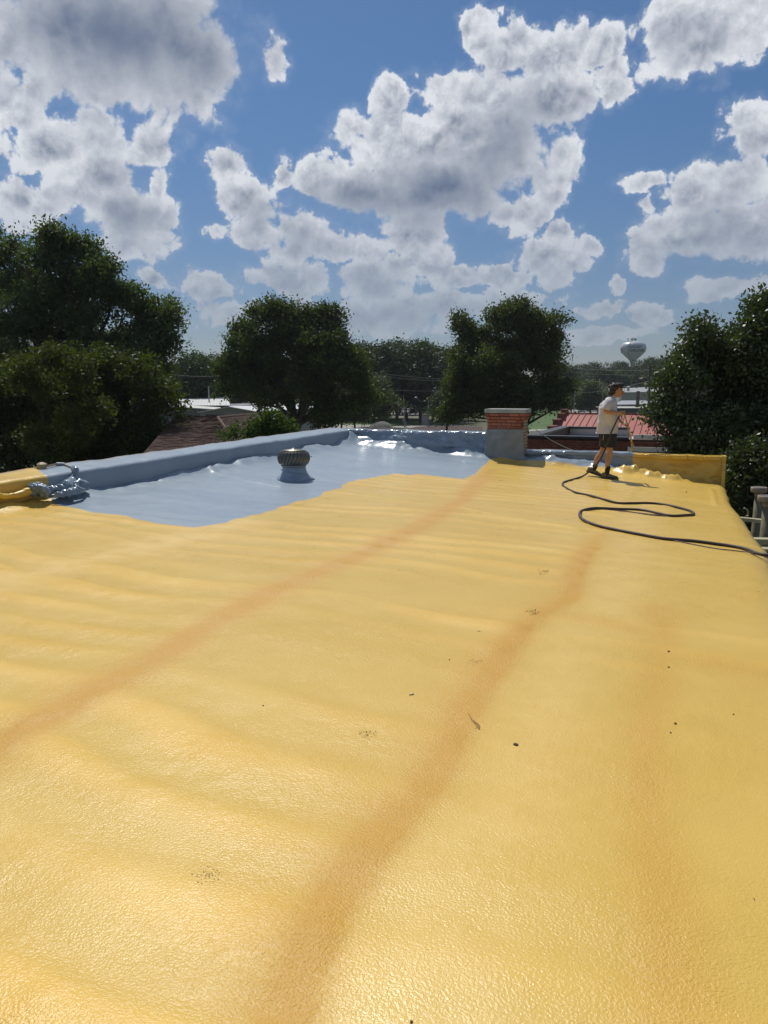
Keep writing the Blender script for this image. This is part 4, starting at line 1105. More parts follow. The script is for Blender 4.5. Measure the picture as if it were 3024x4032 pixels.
wl_ = thing('metal_warehouse', 'long shed with a glaring white metal roof, furthest back at left between the trees', 'building', at(700, 1600, 120), 0)
T0 = at(520, 1566, 140); T1 = at(900, 1563, 140); E0 = at(470, 1597, 108); E1 = at(905, 1596, 108)
nPn = 34
for q in range(nPn):
    f0, f1 = q / nPn, (q + 0.94) / nPn
    MB().hull_quad([E0.lerp(E1, f0), E0.lerp(E1, f1), T0.lerp(T1, f1), T0.lerp(T1, f0)], 0.06).build('roof_panel', MWHR, wl_)
b = MB(); b.hull_quad([E0 - Vector((0, -.2, .08)), E1 - Vector((0, -.2, .08)), T1 - Vector((0, 0, .08)), T0 - Vector((0, 0, .08))], 0.05); b.build('roof_deck', MGREYR, wl_)
b = MB(); b.box(E0.x + .3, E1.x - .3, E0.y + 0.4, T0.y - 0.5, GZ, E0.z - 0.2); b.build('wall', MSLATE, wl_)
an = thing('lean_to_shed', 'dark ribbed shed with a pale low roof, left of the white gabled building', 'building', at(780, 1620, 92), 0)
a0 = at(640, 1598, 94); a1 = at(858, 1612, 92); a2 = at(870, 1604, 101); a3 = at(660, 1590, 104)
b = MB(); b.hull_quad([a0, a1, a2, a3], 0.12); b.build('roof', MCREAM, an)
b = MB(); b.prism([(a0.x + .2, a0.y + .3), (a1.x - .2, a1.y + .3), (a2.x - .2, a2.y - .3), (a3.x + .2, a3.y - .3)], GZ, min(a0.z, a1.z) - 0.05); b.build('wall', MSLATE, an)
#PART3

# ------------------------------------------------------------------ water tower
MTANK = mat('pale_tank_paint', (0.42, 0.47, 0.50), 0.42, var=0.06, vscale=0.2)
MLETT = mat('blue_lettering', (0.025, 0.05, 0.10), 0.6)
MSTEEL = mat('dull_steel', (0.14, 0.145, 0.15), 0.5, metal=0.3)
TD = 530.0
tc_ = at(2485, 1540, TD); tgz = float(ground_h(tc_.x, tc_.y))
tw = thing('water_tower', 'pale bulb-shaped water tower lettered in blue, rising over the distant trees', 'water tower', (tc_.x, tc_.y, tgz), 0)
def zt2(py): return at(2485, py, TD).z
k_ = TD / 3065.0
prof_px = [(8, 1450), (8.5, 1430), (10.5, 1424), (17, 1415), (27, 1406), (38, 1395), (45, 1386), (48.5, 1378), (49.3, 1370), (47.5, 1361), (42, 1353.5), (33, 1348), (20, 1344.5), (6, 1343.2), (0.5, 1343)]
pr_ = [(8 * k_ * 1.25, 0.0), (8 * k_, 4.0)] + [(r_ * k_, zt2(y) - tgz) for r_, y in prof_px]
b = MB(); b.lathe(pr_, 48, (tc_.x, tc_.y, tgz)); tank = b.build('tank', MTANK, tw, True)
def tank_r(z):
    for (r0_, z0_), (r1_, z1_) in zip(pr_[:-1], pr_[1:]):
        if z0_ <= z <= z1_: return r0_ + (r1_ - r0_) * (z - z0_) / max(1e-6, z1_ - z0_)
    return 1.0
def tank_text(body, px0, px1, py, hpx, depth_out=0.12):
    cu = bpy.data.curves.new('lettering', 'FONT'); cu.body = body; cu.align_x = 'CENTER'; cu.align_y = 'CENTER'; cu.size = 1; cu.extrude = 0.0; cu.offset = 0.028
    o = bpy.data.objects.new('tmp', cu); COL.objects.link(o)
    dg = bpy.context.evaluated_depsgraph_get(); me = bpy.data.meshes.new_from_object(o.evaluated_get(dg))
    bpy.data.objects.remove(o)
    bm = bmesh.new(); bm.from_mesh(me)
    bmesh.ops.subdivide_edges(bm, edges=list(bm.edges), cuts=2)
    xs = [v.co.x for v in bm.verts]; ys = [v.co.y for v in bm.verts]
    w_, h_ = max(xs) - min(xs), max(ys) - min(ys); mx, my = (max(xs) + min(xs)) / 2, (max(ys) + min(ys)) / 2
    W_ = (px1 - px0) * k_ ; H_ = hpx * k_; cx_ = ((px0 + px1) / 2 - 2485) * k_; cz_ = zt2(py) - tgz
    vw = -math.atan2(tc_.x, tc_.y)                              # front of the tank as seen from the roof
    for v in bm.verts:
        sx = cx_ + (v.co.x - mx) / w_ * W_; z = cz_ + (v.co.y - my) / h_ * H_
        rr1 = tank_r(z) + depth_out; phi = math.asin(max(-.97, min(.97, sx / rr1)))
        a = phi - math.pi / 2 + vw
        v.co = Vector((rr1 * math.cos(a), rr1 * math.sin(a), z))
    bm.to_mesh(me); bm.free()
    link('lettering', me, MLETT, tw)
tank_text('LOCUST', 2472, 2516, 1368.0, 8.5)
tank_text('GROVE', 2471, 2526.5, 1382.0, 11)
def tower_bits():
    b = MB()                                                    # ladder/cable run over the bowl
    vw = -math.atan2(tc_.x, tc_.y)
    pts = []
    for (py, sx) in ((1343.6, -2), (1346, -6), (1350, -10), (1356, -14.5), (1362, -17), (1370, -18.5), (1384, -18.5), (1396, -16.5), (1410, -11), (1424, -5), (1440, -3)):
        z = zt2(py) - tgz; r1 = tank_r(z) + 0.2; s_ = max(-.95, min(.95, sx * k_ / r1)); a = math.asin(s_) - math.pi / 2 + vw
        pts.append((tc_.x + r1 * math.cos(a), tc_.y + r1 * math.sin(a), tgz + z))
    b.tube(pts, 0.16, 6); b.build('ladder', MSTEEL, tw)
    for (px, h) in ((2472, 12), (2485, 11), (2490, 13), (2492, 12.5), (2498, 11), (2501, 12), (2504, 10)):
        p = at(px, 1343.5, TD + rnd.uniform(-2, 2)); b = MB(); b.tube([p - Vector((0, 0, 1.0)), p + Vector((0, 0, h * k_))], 0.10, 5)
        b.box(p.x - .25, p.x + .25, p.y - .15, p.y + .15, p.z + h * k_ * 0.35, p.z + h * k_ * 0.95); b.build('antenna', MSTEEL, tw)
    b = MB(); p = at(2488, 1343.5, TD); b.lathe([(3.4, -0.1), (3.4, 0.1)], 24, p - Vector((0, 0, 0.3))); b.build('top_rail', MSTEEL, tw)
    b = MB(); p = at(2441, 1380, TD)
    for dz in (-1.8, -0.6, 0.8): b.box(p.x - .1, p.x + .5, p.y - 3.4, p.y - 2.4, p.z + dz - .25, p.z + dz + .25)
    b.build('lettering', MLETT, tw)
tower_bits()

# ------------------------------------------------------------------ poles, wires, crossing signal, sign
MPOLE = mat('weathered_pole', (0.10, 0.085, 0.07), 0.9, var=0.3)
MGALV = mat('grey_galvanised', (0.26, 0.27, 0.27), 0.5, metal=0.3)
def pole(name, px, top, d, rad, label, cat, m=MPOLE, arm=None, top_bits=None):
    p = at(px, 1540, d); root = thing(name, label, cat, (p.x, p.y, GZ), 0)
    zt3 = at(px, top, d).z
    b = MB(); b.tube([(p.x, p.y, GZ), (p.x, p.y, zt3)], [rad * 1.2, rad * 0.8], 8); b.build('pole', m, root)
    if arm:
        (ax, ay), (bx, by) = arm; b = MB(); b.tube([at(ax, ay, d), at(bx, by, d)], rad * 0.5, 6); b.build('arm', m, root)
    return root, p
pole('utility_pole', 2556, 1432, 88, 0.14, 'tall dark utility pole between the warehouse and the glossy-leaved tree', 'utility pole', arm=((2551, 1452), (2562, 1450)))
r_, p_ = pole('roof_stack', 2513, 1540, 92, 0.24, 'short thick dark post standing in front of the warehouse wall', 'post')
pole('street_lamp', 2263, 1512, 230, 0.10, 'slim street lamp on the far left of the far road, behind the crossing lawn', 'street lamp', MGALV, arm=((2263, 1513), (2269, 1513)))
pole('street_lamp', 2374, 1512, 230, 0.10, 'slim street lamp just left of the worker\'s head', 'street lamp', MGALV, arm=((2374, 1513), (2368, 1513)))
sp_, p_ = pole('street_lamp', 1688, 1576, 150, 0.10, 'thin lamp post with a long arm to the left, beside the pale cabinet', 'street lamp', MGALV, arm=((1688, 1582), (1655, 1580)))
b = MB(); q = at(1638, 1566, 150); b.lathe([(0.05, 0.18), (0.30, 0.10), (0.36, 0.0), (0.28, -0.08)][::-1], 10, q); b.build('lamp_head', MGALV, sp_)
b = MB(); b.tube([at(1655, 1580, 150), at(1645, 1572, 150), q], 0.04, 5); b.build('bracket', MGALV, sp_)
pole('utility_pole', 822, 1520, 118, 0.11, 'thin pole standing against the dark wood beyond the glaring white roof', 'utility pole', MGALV)

def wire(pts, s, label, rad=0.022):
    p, q = pts; b = MB(); b.tube(sag(p, q, s, 18), rad, 4, cap=False)
    tag(b.build('power_line', MCABLE), label, 'power line')
wire((at(1300, 1432, 105), at(1790, 1492, 125)), 0.5, 'upper power line crossing the central wood')
wire((at(1300, 1446, 105), at(1790, 1500, 125)), 0.5, 'second power line, close under the upper one over the central wood')
wire((at(1280, 1512, 105), at(1800, 1538, 125)), 0.4, 'lowest power line crossing in front of the central wood')
wire((at(600, 1462, 118), at(880, 1478, 118)), 0.4, 'power line over the glaring white roof at left')
wire((at(2240, 1448, 200), at(2660, 1452, 180)), 0.5, 'power line in front of the trees below the water tower')
wire((at(2245, 1464, 200), at(2660, 1474, 180)), 0.5, 'lower power line in front of the trees below the water tower')
wire((at(2262, 1542, 200), at(2556, 1500, 88)), 0.6, 'slack line running to the tall utility pole behind the worker')

# stop sign
MSR = mat('sign_red', (0.30, 0.045, 0.045), 0.5); MSW = mat('sign_white', (0.62, 0.62, 0.60), 0.5)
sc_ = at(1423, 1649.5, 150)
ss = thing('stop_sign', 'red octagonal stop sign on a post, beside the gravel mound', 'stop sign', (sc_.x, sc_.y, GZ), 0)
b = MB(); b.tube([(sc_.x, sc_.y + 0.05, GZ), (sc_.x, sc_.y + 0.05, sc_.z - .2)], 0.05, 6); b.build('post', MGALV, ss)
def octo(rad, y0, y1):
    b = MB(); m = Matrix.Translation(sc_) @ Matrix.Rotation(math.pi / 2, 4, 'X')
    b.prism([(rad * math.cos(math.pi / 8 + k * math.pi / 4), rad * math.sin(math.pi / 8 + k * math.pi / 4)) for k in range(8)], y0, y1, m); return b
octo(0.44, -0.02, 0.0).build('rim', MSW, ss); octo(0.40, 0.002, 0.012).build('plate', MSR, ss)
def text_mesh(body, size, loc, rot, m, parent, name='lettering'):
    cu = bpy.data.curves.new(name, 'FONT'); cu.body = body; cu.align_x = 'CENTER'; cu.align_y = 'CENTER'; cu.size = size; cu.extrude = 0.002; cu.offset = size * 0.02
    o = bpy.data.objects.new('tmp', cu); COL.objects.link(o); dg = bpy.context.evaluated_depsgraph_get()
    me = bpy.data.meshes.new_from_object(o.evaluated_get(dg)); bpy.data.objects.remove(o)
    me.transform(Matrix.LocRotScale(loc, rot, None)); me.transform(root_matrix(parent).inverted()); return link(name, me, m, parent)
from mathutils import Euler
text_mesh('STOP', 0.30, Vector((sc_.x, sc_.y - 0.02, sc_.z)), Euler((math.pi / 2, 0, 0)), MSW, ss)

# railway crossing signal
sg = at(1592, 1600, 150)
cs = thing('crossing_signal', 'railway crossing signal with crossbuck, lamps and raised gate arm', 'crossing signal', (sg.x, sg.y, GZ), 0)
b = MB(); b.tube([(sg.x, sg.y, GZ), (sg.x, sg.y, at(1592, 1598, 150).z)], 0.09, 8); b.build('mast', MGALV, cs)
xc = at(1588, 1612, 149.8)
for s_ in (-1, 1):
    m = Matrix.Translation(xc + Vector((0, -0.03 * s_, 0))) @ Matrix.Rotation(R(48 * s_), 4, 'Y')
    b = MB(); b.box(-0.11, 0.11, -0.012, 0.012, -0.62, 0.62, m); b.build('crossbuck_board', MSW, cs)
for dx in (-0.35, 0.55):
    c0 = Vector((sg.x + dx, sg.y - 0.18, at(1592, 1630, 150).z)); m = Matrix.Translation(c0) @ Matrix.Rotation(math.pi / 2, 4, 'X')
    b = MB(); n_ = 14; b.prism([(0.26 * math.cos(6.283 * k / n_), 0.26 * math.sin(6.283 * k / n_)) for k in range(n_)], -.03, .03, m)
    b.tube([c0 + Vector((0, 0, 0)), Vector((sg.x, sg.y, c0.z))], 0.04, 5); b.build('signal_lamp', MDARK, cs)
b = MB(); b.tube([at(1591, 1645, 149.7), at(1589, 1556, 149.7)], [0.06, 0.03], 6); b.build('gate_arm', MSW, cs)
for (px, y0, y1, w_, m) in ((1590, 1649, 1660, .30, MGALV), (1596, 1662, 1680, .18, MGALV), (1599, 1648, 1656, .16, MDARK)):
    p = at(px, y1, 149.9); q = at(px, y0, 149.9); b = MB(); b.box(p.x - w_, p.x + w_, p.y - .25, p.y - .10, p.z, q.z); b.build('control_box', m, cs)

# gravel mound, pale cabinet
mo = on_z(1500, 1701, -5.1); mo = Vector((mo.x, 118, 0))
n = 44; gx = np.linspace(-2.9, 4.0, n); gy = np.linspace(-3, 3, n); MX, MY = np.meshgrid(gx, gy)
prof_ = np.interp(MX, [-2.9, -2.2, -1.2, 0, 0.8, 1.4, 2.6, 4.0], [0, 0.9, 1.9, 2.25, 2.3, 2.1, 0.9, 0])
MZ = prof_ * np.clip(1 - (MY / 3) ** 2, 0, 1) ** 0.6 + 0.14 * fbm(MX * 1.5, MY * 1.5, 31) * (prof_ > 0.05)
xm = at(1494, 1600, 118).x
me = grid_mesh('gravel_mound', MX + xm, MY + 118, MZ + GZ + 0.02)
MGRAV = mat('grey_gravel', (0.15, 0.145, 0.13), 0.95, color2=(0.09, 0.085, 0.08), vscale=1.6, bump=1.0, bscale=6, bdist=0.08)
tag(link('gravel_mound', me, MGRAV, None, True), 'rounded heap of grey gravel beyond the far parapet corner', 'gravel heap').scale = (1, 1, 1)
m0 = bpy.data.objects['gravel_mound']; 
c0 = at(1661, 1670, 160); c1 = at(1688, 1638, 160)
cb = thing('utility_cabinet', 'pale concrete box-shaped enclosure beside the thin lamp post', 'enclosure', ((c0.x + c1.x) / 2, 160, GZ), 0)
x = c0.x
while x < c1.x - 0.05:
    MB().box(x, min(c1.x, x + 0.36) - 0.02, 160, 160.08, GZ, c1.z + rnd.uniform(-.03, .05)).build('panel', mat('pale_concrete', (0.40, 0.39, 0.36), 0.85, var=0.12), cb); x += 0.36
MB().box(c0.x + .02, c1.x - .02, 160.09, 161.2, GZ, c1.z - .1).build('box', mat('pale_concrete', (0.40, 0.39, 0.36)), cb)

# vehicles far off
MGLS = mat('car_glass', (0.02, 0.025, 0.03), 0.1); MTYR = mat('tyre_black', (0.02, 0.02, 0.02), 0.8)
def car(px, d, rz, label, body, name='parked_car', kind='car', group=None, h=1.5, L=4.4):
    p = at(px, 1540, d); root = thing(name, label, kind, (p.x, p.y, GZ + 0.02), rz, group)
    W_ = 0.88
    prof = [(-L/2, 0.35), (-L/2, 0.80), (-L/2 + .15, 0.92), (-L*0.22, 0.98), (L*0.25, 1.0), (L/2 - .1, .95), (L/2, .75), (L/2, .35)]
    b = MB(); m = Matrix.Rotation(math.pi / 2, 4, 'X'); b.prism(prof, -W_, W_, m); bo = b.build('body', body, root, local=True)
    cab = [(-L*0.20, 0.98), (-L*0.06, h), (L*0.22, h), (L*0.38, 1.0)] if kind != 'pickup' else [(-L*0.18, 0.98), (-L*0.07, h), (L*0.10, h), (L*0.14, 1.0)]
    b = MB(); b.prism(cab, -W_ + .08, W_ - .08, m); b.build('window', MGLS, root, local=True)
    cab2 = [(cab[1][0] - .02, h + .002), (cab[2][0] + .02, h + .002), (cab[2][0] - .05, h + .05), (cab[1][0] + .1, h + .05)]
    b = MB(); b.prism(cab2, -W_ + .1, W_ - .1, m); b.build('roof', body, root, local=True)
    for sx in (-L * .31, L * .30):
        for sy in (-W_, W_):
            b = MB(); b.prism([(0.33 * math.cos(6.283 * k / 12), 0.33 * math.sin(6.283 * k / 12)) for k in range(12)], -.1, .1, Matrix.Translation((sx, sy * 0.93, 0.33)) @ m); b.build('wheel', MTYR, root, local=True)
    for sy in (-.62, .62):
        MB().box(-L/2 - .02, -L/2 - .002, sy - .14, sy + .14, .62, .76).build('headlight', MSW, root, local=True)
    return root
PW = mat('car_silver', (0.42, 0.43, 0.44), 0.3); PD = mat('car_dark', (0.06, 0.07, 0.08), 0.3); PB = mat('car_blue', (0.05, 0.12, 0.26), 0.3); PWh = mat('car_white', (0.7, 0.7, 0.7), 0.3)
car(1626, 230, R(82), 'dark pickup with a pale roof on the car park behind the crossing signal', PD, 'parked_pickup', 'pickup', h=1.75, L=5.2)
car(1600, 238, R(80), 'white-roofed car mostly hidden behind the crossing signal', PWh)
car(2295, 246, R(75), 'silver car on the far road behind the red roof', PW)
car(2288, 300, R(10), 'blue car parked under the pink-flowered tree', PB, L=4.2)
car(2258, 318, R(70), 'white car parked left of the blue car', PWh)
car(2318, 322, R(70), 'pale van parked right of the blue car', PWh, h=1.95, L=5.0, name='parked_van', kind='van')

# ------------------------------------------------------------------ turbine vent
vp = on_roof(1158, 1886); uvp = toUV(vp.x, vp.y); vb = float(roof_z(*uvp))
SV = vp.y / 3065.0
tv = thing('turbine_vent', 'round weathered turbine vent on a blue-coated stub pipe in the blue roof area', 'roof vent', (vp.x, vp.y, vb), 0)
b = MB()
hh = (1886 - 1838) * SV; rr0 = 46 * SV
n_ = 32; prof = [(rr0 * 1.75, -0.03), (rr0 * 1.45, 0.012), (rr0 * 1.22, 0.045), (rr0 * 1.10, 0.09), (rr0 * 1.05, hh * 0.6), (rr0 * 1.0, hh), (rr0 * 0.9, hh + 0.004)]
b.lathe(prof, n_); me = b.mesh('base_pipe')
for v in me.vertices:
    a = math.atan2(v.co.y, v.co.x); f = 0.010 * math.sin(3 * a + 9 * v.co.z) + 0.010 * math.sin(5 * a + 1)
    k = max(0, 1 - v.co.z / 0.15); v.co.x *= 1 + (f * 4) * k + f; v.co.y *= 1 + (f * 4) * k + f
MBLU = mat('blue_grey_coat', (0.255, 0.33, 0.415), 0.35, var=0.08, vscale=4, bump=0.4, bscale=30, bdist=0.006)
link('base_pipe', me, MBLU, tv, True)
MTB = mat('weathered_galvanised', (0.13, 0.13, 0.125), 0.40, metal=0.75, color2=(0.19, 0.17, 0.12), vscale=6, bump=0.2, bscale=40, bdist=0.003)
MTB2 = mat('grey_collar', (0.24, 0.25, 0.25), 0.5, metal=0.3)
b = MB(); b.lathe([(rr0 * 1.02, hh - 0.005), (rr0 * 1.10, hh + .002), (rr0 * 1.10, hh + 0.022), (rr0 * 1.0, hh + 0.028)], 32); b.build('collar', MTB2, tv, True, local=True)
H0, H1 = hh + 0.03, hh + 0.03 + 58 * SV; RM = 63 * SV
MINN = mat('vent_inside', (0.015, 0.015, 0.015), 0.9)
b = MB(); b.lathe([(rr0 * 0.95, H0 - .004), (RM * .86, H0 + (H1 - H0) * .25), (RM * 0.9, H0 + (H1 - H0) * .5), (RM * .8, H1 - .03), (RM * .5, H1 - .012)], 32); b.build('drum', MINN, tv, True, local=True)
NF = 26
fin = MB()
steps = 9; vsf = []
for j in range(steps):
    t = j / (steps - 1); z = H0 + (H1 - H0 - 0.010) * t
    r1 = RM * (0.74 + 0.26 * math.sin(math.pi * min(1, 0.10 + t * 0.86)) ** 0.7) if t < .9 else RM * (0.80 - 0.9 * (t - 0.9))
    tw_ = 0.30 * math.sin(t * math.pi * 0.5)
    for (dr, da) in ((0.0, 0.0), (0.010, 0.10), (0.004, 0.205)):
        a = tw_ + da; vsf.append(((r1 + dr) * math.cos(a), (r1 + dr) * math.sin(a), z))
ff = []
for j in range(steps - 1):
    for k in range(2): ff.append((j*3 + k, j*3 + k + 1, (j+1)*3 + k + 1, (j+1)*3 + k))
fin.add(vsf, ff); fm = fin.mesh('fin'); fm.materials.append(MTB); fm.polygons.foreach_set('use_smooth', [True] * len(fm.polygons))
for q in range(NF):
    o = bpy.data.objects.new('fin', fm); COL.objects.link(o); o.parent = tv; o.rotation_euler = (0, 0, q * 2 * math.pi / NF)
b = MB(); b.lathe([(RM * 0.80, H1 - 0.020), (RM * 0.80, H1 - 0.012), (RM * 0.5, H1 + 0.004), (RM * 0.12, H1 + 0.016), (RM * .10, H1 + .028), (RM * .02, H1 + .030)], 32); b.build('top_cap', MTB, tv, True, local=True)
# strap round the stub
b = MB(); pts = []
for k in range(25):
    a = -math.pi * 1.05 + k / 24 * math.pi * 1.1; pts.append((rr0 * 1.10 * math.cos(a), rr0 * 1.10 * math.sin(a), hh * 0.72 - 0.10 * (k / 24) ** 2))
b.tube(pts, 0.006, 5); b.build('strap', MBLU, tv, True, local=True)

# ------------------------------------------------------------------ conduit, fitting and foam lump on the left parapet
def onleft(px, py, z):
    return on_z(px, py, z)
ft = on_z(165, 1836, 0.63); ft = Vector((ft.x, ft.y, 0.60))
fk = ft.y / 3065
MTAN = mat('tan_painted_metal', (0.36, 0.30, 0.17), 0.5, var=0.15, vscale=8)
jb = thing('conduit_fitting', 'small octagonal tan fitting on top of the left parapet beside a thin pipe', 'pipe fitting', ft, 0)
b = MB(); b.lathe([(19 * fk, -0.04), (19 * fk, 14 * fk)], 8); b.build('body', MTAN, jb, local=True)
b = MB(); b.lathe([(20.5 * fk, 14 * fk + .001), (20.5 * fk, 18 * fk), (9 * fk, 25 * fk), (7 * fk, 25 * fk)], 8); b.build('lid', MTAN, jb, local=True)
b = MB(); b.box(-27 * fk, -18 * fk, -.03, .03, -.03, 6 * fk); b.build('lug', MTAN, jb, local=True)
MPIPE = mat('brown_conduit', (0.17, 0.13, 0.09), 0.6, var=0.3)
z0 = 0.63
pA = Vector((ft.x + 19 * fk, ft.y, z0)); pB = on_z(222, 1828, z0); pC = on_z(248, 1829, z0 - .01); pD = on_z(285, 1843, z0 - 0.04)
cd = thing('conduit', 'thin brown pipe lying across the left parapet and vanishing into blue foam', 'conduit', pA, 0)
b = MB(); b.tube([pA, pB, pC], 0.013, 6); b.build('pipe', MPIPE, cd)
b = MB(); b.tube([pB + Vector((0, 0, .004)), pC + Vector((.02, 0, .004))], 0.022, 8); b.build('coupling', MBLU, cd)
b = MB(); b.tube([pC, pD], 0.016, 6); b.build('pipe', MPIPE, cd)
MWET = mat('wet_blue_foam', (0.19, 0.245, 0.30), 0.20, var=0.12, vscale=6, bump=0.6, bscale=25, bdist=0.012)
# foam wrapped pipe falling to the roof, and the lumpy heap below it
def blob_tube(pts, rads, seed, amp, n=16, sub=7):
    P = []; RD = []
    for i_ in range(len(pts) - 1):
        for k in range(sub):
            t = k / sub
            p0 = Vector(pts[max(0, i_ - 1)]); p1 = Vector(pts[i_]); p2 = Vector(pts[i_ + 1]); p3 = Vector(pts[min(len(pts) - 1, i_ + 2)])
            P.append(0.5 * ((2 * p1) + (p2 - p0) * t + (2 * p0 - 5 * p1 + 4 * p2 - p3) * t * t + (-p0 + 3 * p1 - 3 * p2 + p3) * t ** 3)); RD.append(rads[i_] * (1 - t) + rads[i_ + 1] * t)
    P.append(Vector(pts[-1])); RD.append(rads[-1])
    b = MB(); b.tube(P, RD, n); me = b.mesh('blob')
    co = np.array([v.co[:] for v in me.vertices]); nr = np.array([v.normal[:] for v in me.vertices])
    d = amp * (fbm(co[:, 0] * 9 + co[:, 2] * 5, co[:, 1] * 9 + co[:, 2] * 7, seed) + 0.6 * np.abs(fbm(co[:, 0] * 20, co[:, 1] * 20 + co[:, 2] * 20, seed + 5, 2)) + 0.45 * fbm(co[:, 0] * 34 + co[:, 2] * 20, co[:, 1] * 34 - co[:, 2] * 30, seed + 8, 2))
    co = co + nr * d[:, None]; me.vertices.foreach_set('co', co.astype(np.float32).ravel()); me.update(); return me
def rz_(px, py, dz=0): p = on_roof(px, py); return Vector((p.x, p.y, p.z + dz))
def on_u(px, py, du):
    d = ray(px, py); s_ = (U_L + du - (CS * EYE.x - SN * EYE.y)) / (CS * d.x - SN * d.y); return EYE + d * s_
fp = [pD, on_u(297, 1850, 0.05), on_u(298, 1868, 0.06), on_u(290, 1890, 0.08), on_u(274, 1908, 0.12), on_u(258, 1922, .16)]
me = blob_tube(fp, [0.018, 0.030, 0.032, 0.05, 0.075, 0.10], 5, 0.022); me.transform(ROOT_INV); o = link('foamed_pipe', me, MWET, roofb, True)
heap = [on_u(118, 1930, .10), on_u(155, 1928, 0.13), on_u(185, 1934, 0.16), on_u(225, 1930, .18), on_u(262, 1918, .2), on_u(305, 1915, .16), on_u(335, 1918, .10)]
me = blob_tube(heap, [0.05, 0.095, 0.06, 0.06, 0.065, 0.055, 0.03], 15, 0.075, 34, 18); me.transform(ROOT_INV); link('foam_heap', me, MWET, roofb, True)
heap2 = [on_u(205, 1950, .30), on_u(250, 1944, 0.36), on_u(300, 1934, .34), on_u(338, 1928, .25)]
me = blob_tube(heap2, [0.02, 0.04, 0.045, 0.02], 25, 0.05, 26, 16); me.transform(ROOT_INV); link('foam_heap', me, MWET, roofb, True)
yel_ = [on_u(-60, 1935, .04), on_u(0, 1952, .05), on_u(60, 1952, .06), on_u(118, 1934, .08)]
me = blob_tube(yel_, [0.030, 0.034, 0.036, 0.05], 35, 0.02, 14, 8); me.transform(ROOT_INV); link('foam_heap', me, MYEL, roofb, True)

# ------------------------------------------------------------------ capped pipes beyond the right eave
MPIP = mat('weathered_post', (0.17, 0.155, 0.095), 0.8, var=0.3, vscale=4, bump=0.3, bscale=20)
MRING = mat('pale_wood_grey', (0.30, 0.25, 0.19), 0.8, var=0.25, vscale=7, bump=0.3, bscale=30)
MCAPD = mat('dark_cap_top', (0.10, 0.10, 0.10), 0.6)
def capped(px, py, Y, label, wpx):
    p = at(px, py, Y); k = Y / 3065; rw = wpx / 2 * k
    root = thing('capped_pipe', label, 'vent pipe', (p.x, p.y, GZ), 0, 'capped pipes beyond the right roof edge')
    b = MB(); b.tube([(p.x, p.y, GZ), (p.x, p.y, p.z - 1.3), (p.x, p.y, p.z - 0.09)], [rw * .72, rw * 0.66, rw * 0.46], 18); b.build('pipe', MPIP, root, True)
    b = MB(); b.lathe([(rw * 0.50, -0.16), (rw * 0.50, -0.085)], 18, p); b.build('collar', MRING, root, True)
    b = MB(); b.lathe([(rw * .9, -0.085), (rw, -0.075), (rw, -0.008), (rw * 0.96, 0.0), (rw * .88, 0.0), (rw * .86, -.012)], 24, p); b.build('cap', MRING, root, True)
    b = MB(); b.lathe([(rw * .855, -0.02), (rw * .855, -0.006)], 24, p); b.build('cap_top', MCAPD, root)
    return root
capped(2989, 1918, 12.2, 'farther capped round pipe, its whole cap in view past the right roof edge', 61)
capped(3026, 1952, 10.6, 'nearer capped round pipe, cut by the right edge of the photo', 80)
MBATT = mat('yellowish_board', (0.40, 0.36, 0.22), 0.7, var=0.2, vscale=4)  # dull yellow tone with slight variation, shared by boards and tube
for (x0, y0, x1, y1, Y, th, lab) in ((2935, 2036, 3060, 2052, 11.2, .05, 'uppermost cross board below the right roof edge'), (2985, 2120, 3100, 2124, 9.6, .07, 'thick middle cross board below the right roof edge'), (2990, 2158, 3100, 2162, 8.9, .03, 'lowest thin cross rail at the right roof edge')):
    a = at(x0, y0, Y); b_ = at(x1, y1, Y); m = MB()
    m.hull_quad([a - Vector((.12, 0.04, 0)), b_ - Vector((0, 0.04, 0)), b_ + Vector((0, .10, 0)), a + Vector((-.12, .10, 0))], th)
    tag(m.build('cross_board', MBATT), lab, 'board', 'boards between the capped pipes')
b = MB(); p0 = at(2930, 2000, 11.6); b.tube([p0, p0 + Vector((.05, 0, -.03)), p0 + Vector((.07, 0, -.12)), at(2937, 2032, 11.4)], 0.014, 6)
tag(b.build('bent_tube', MBATT), 'short bent pale tube sticking up at the right roof edge', 'tube')

# ------------------------------------------------------------------ spray hose and thin cord
def catmull(pts, sub=8):
    P = []
    for i_ in range(len(pts) - 1):
        p0 = Vector(pts[max(0, i_ - 1)]); p1 = Vector(pts[i_]); p2 = Vector(pts[i_ + 1]); p3 = Vector(pts[min(len(pts) - 1, i_ + 2)])
        for k in range(sub):
            t = k / sub
            P.append(0.5 * ((2 * p1) + (p2 - p0) * t + (2 * p0 - 5 * p1 + 4 * p2 - p3) * t * t + (-p0 + 3 * p1 - 3 * p2 + p3) * t ** 3))
    P.append(Vector(pts[-1])); return P
man_o = on_roof(2385, 1884); MRZ = -math.atan2(man_o.x, man_o.y)
MAN_S = 1.0
man_o.z = float(roof_z(*toUV(man_o.x, man_o.y)))
MM = Matrix.Translation(man_o) @ Matrix.Rotation(MRZ, 4, 'Z') @ Matrix.Scale(MAN_S, 4)
loop = [(2227,1894),(2215,1904),(2219,1915),(2240,1927),(2267,1940),(2323,1955),(2378,1970),(2434,1981),(2490,1982.5),(2546,1981),(2601,1985),(2657,1997.5),(2702,2009),(2727,2018),(2729.5,2026),(2702,2030),(2646,2031.5),(2590,2022.5),(2523,2007.5),(2434,2006),(2345,2006),(2300,2010),(2284,2020),(2283,2034),(2295,2047.6),(2323,2062.7),(2362,2074),(2434,2089),(2518,2105),(2601,2118),(2657,2124),(2740,2131),(2824,2140.7),(2880,2148),(2935,2160),(2991,2180)]
HR = 0.0165
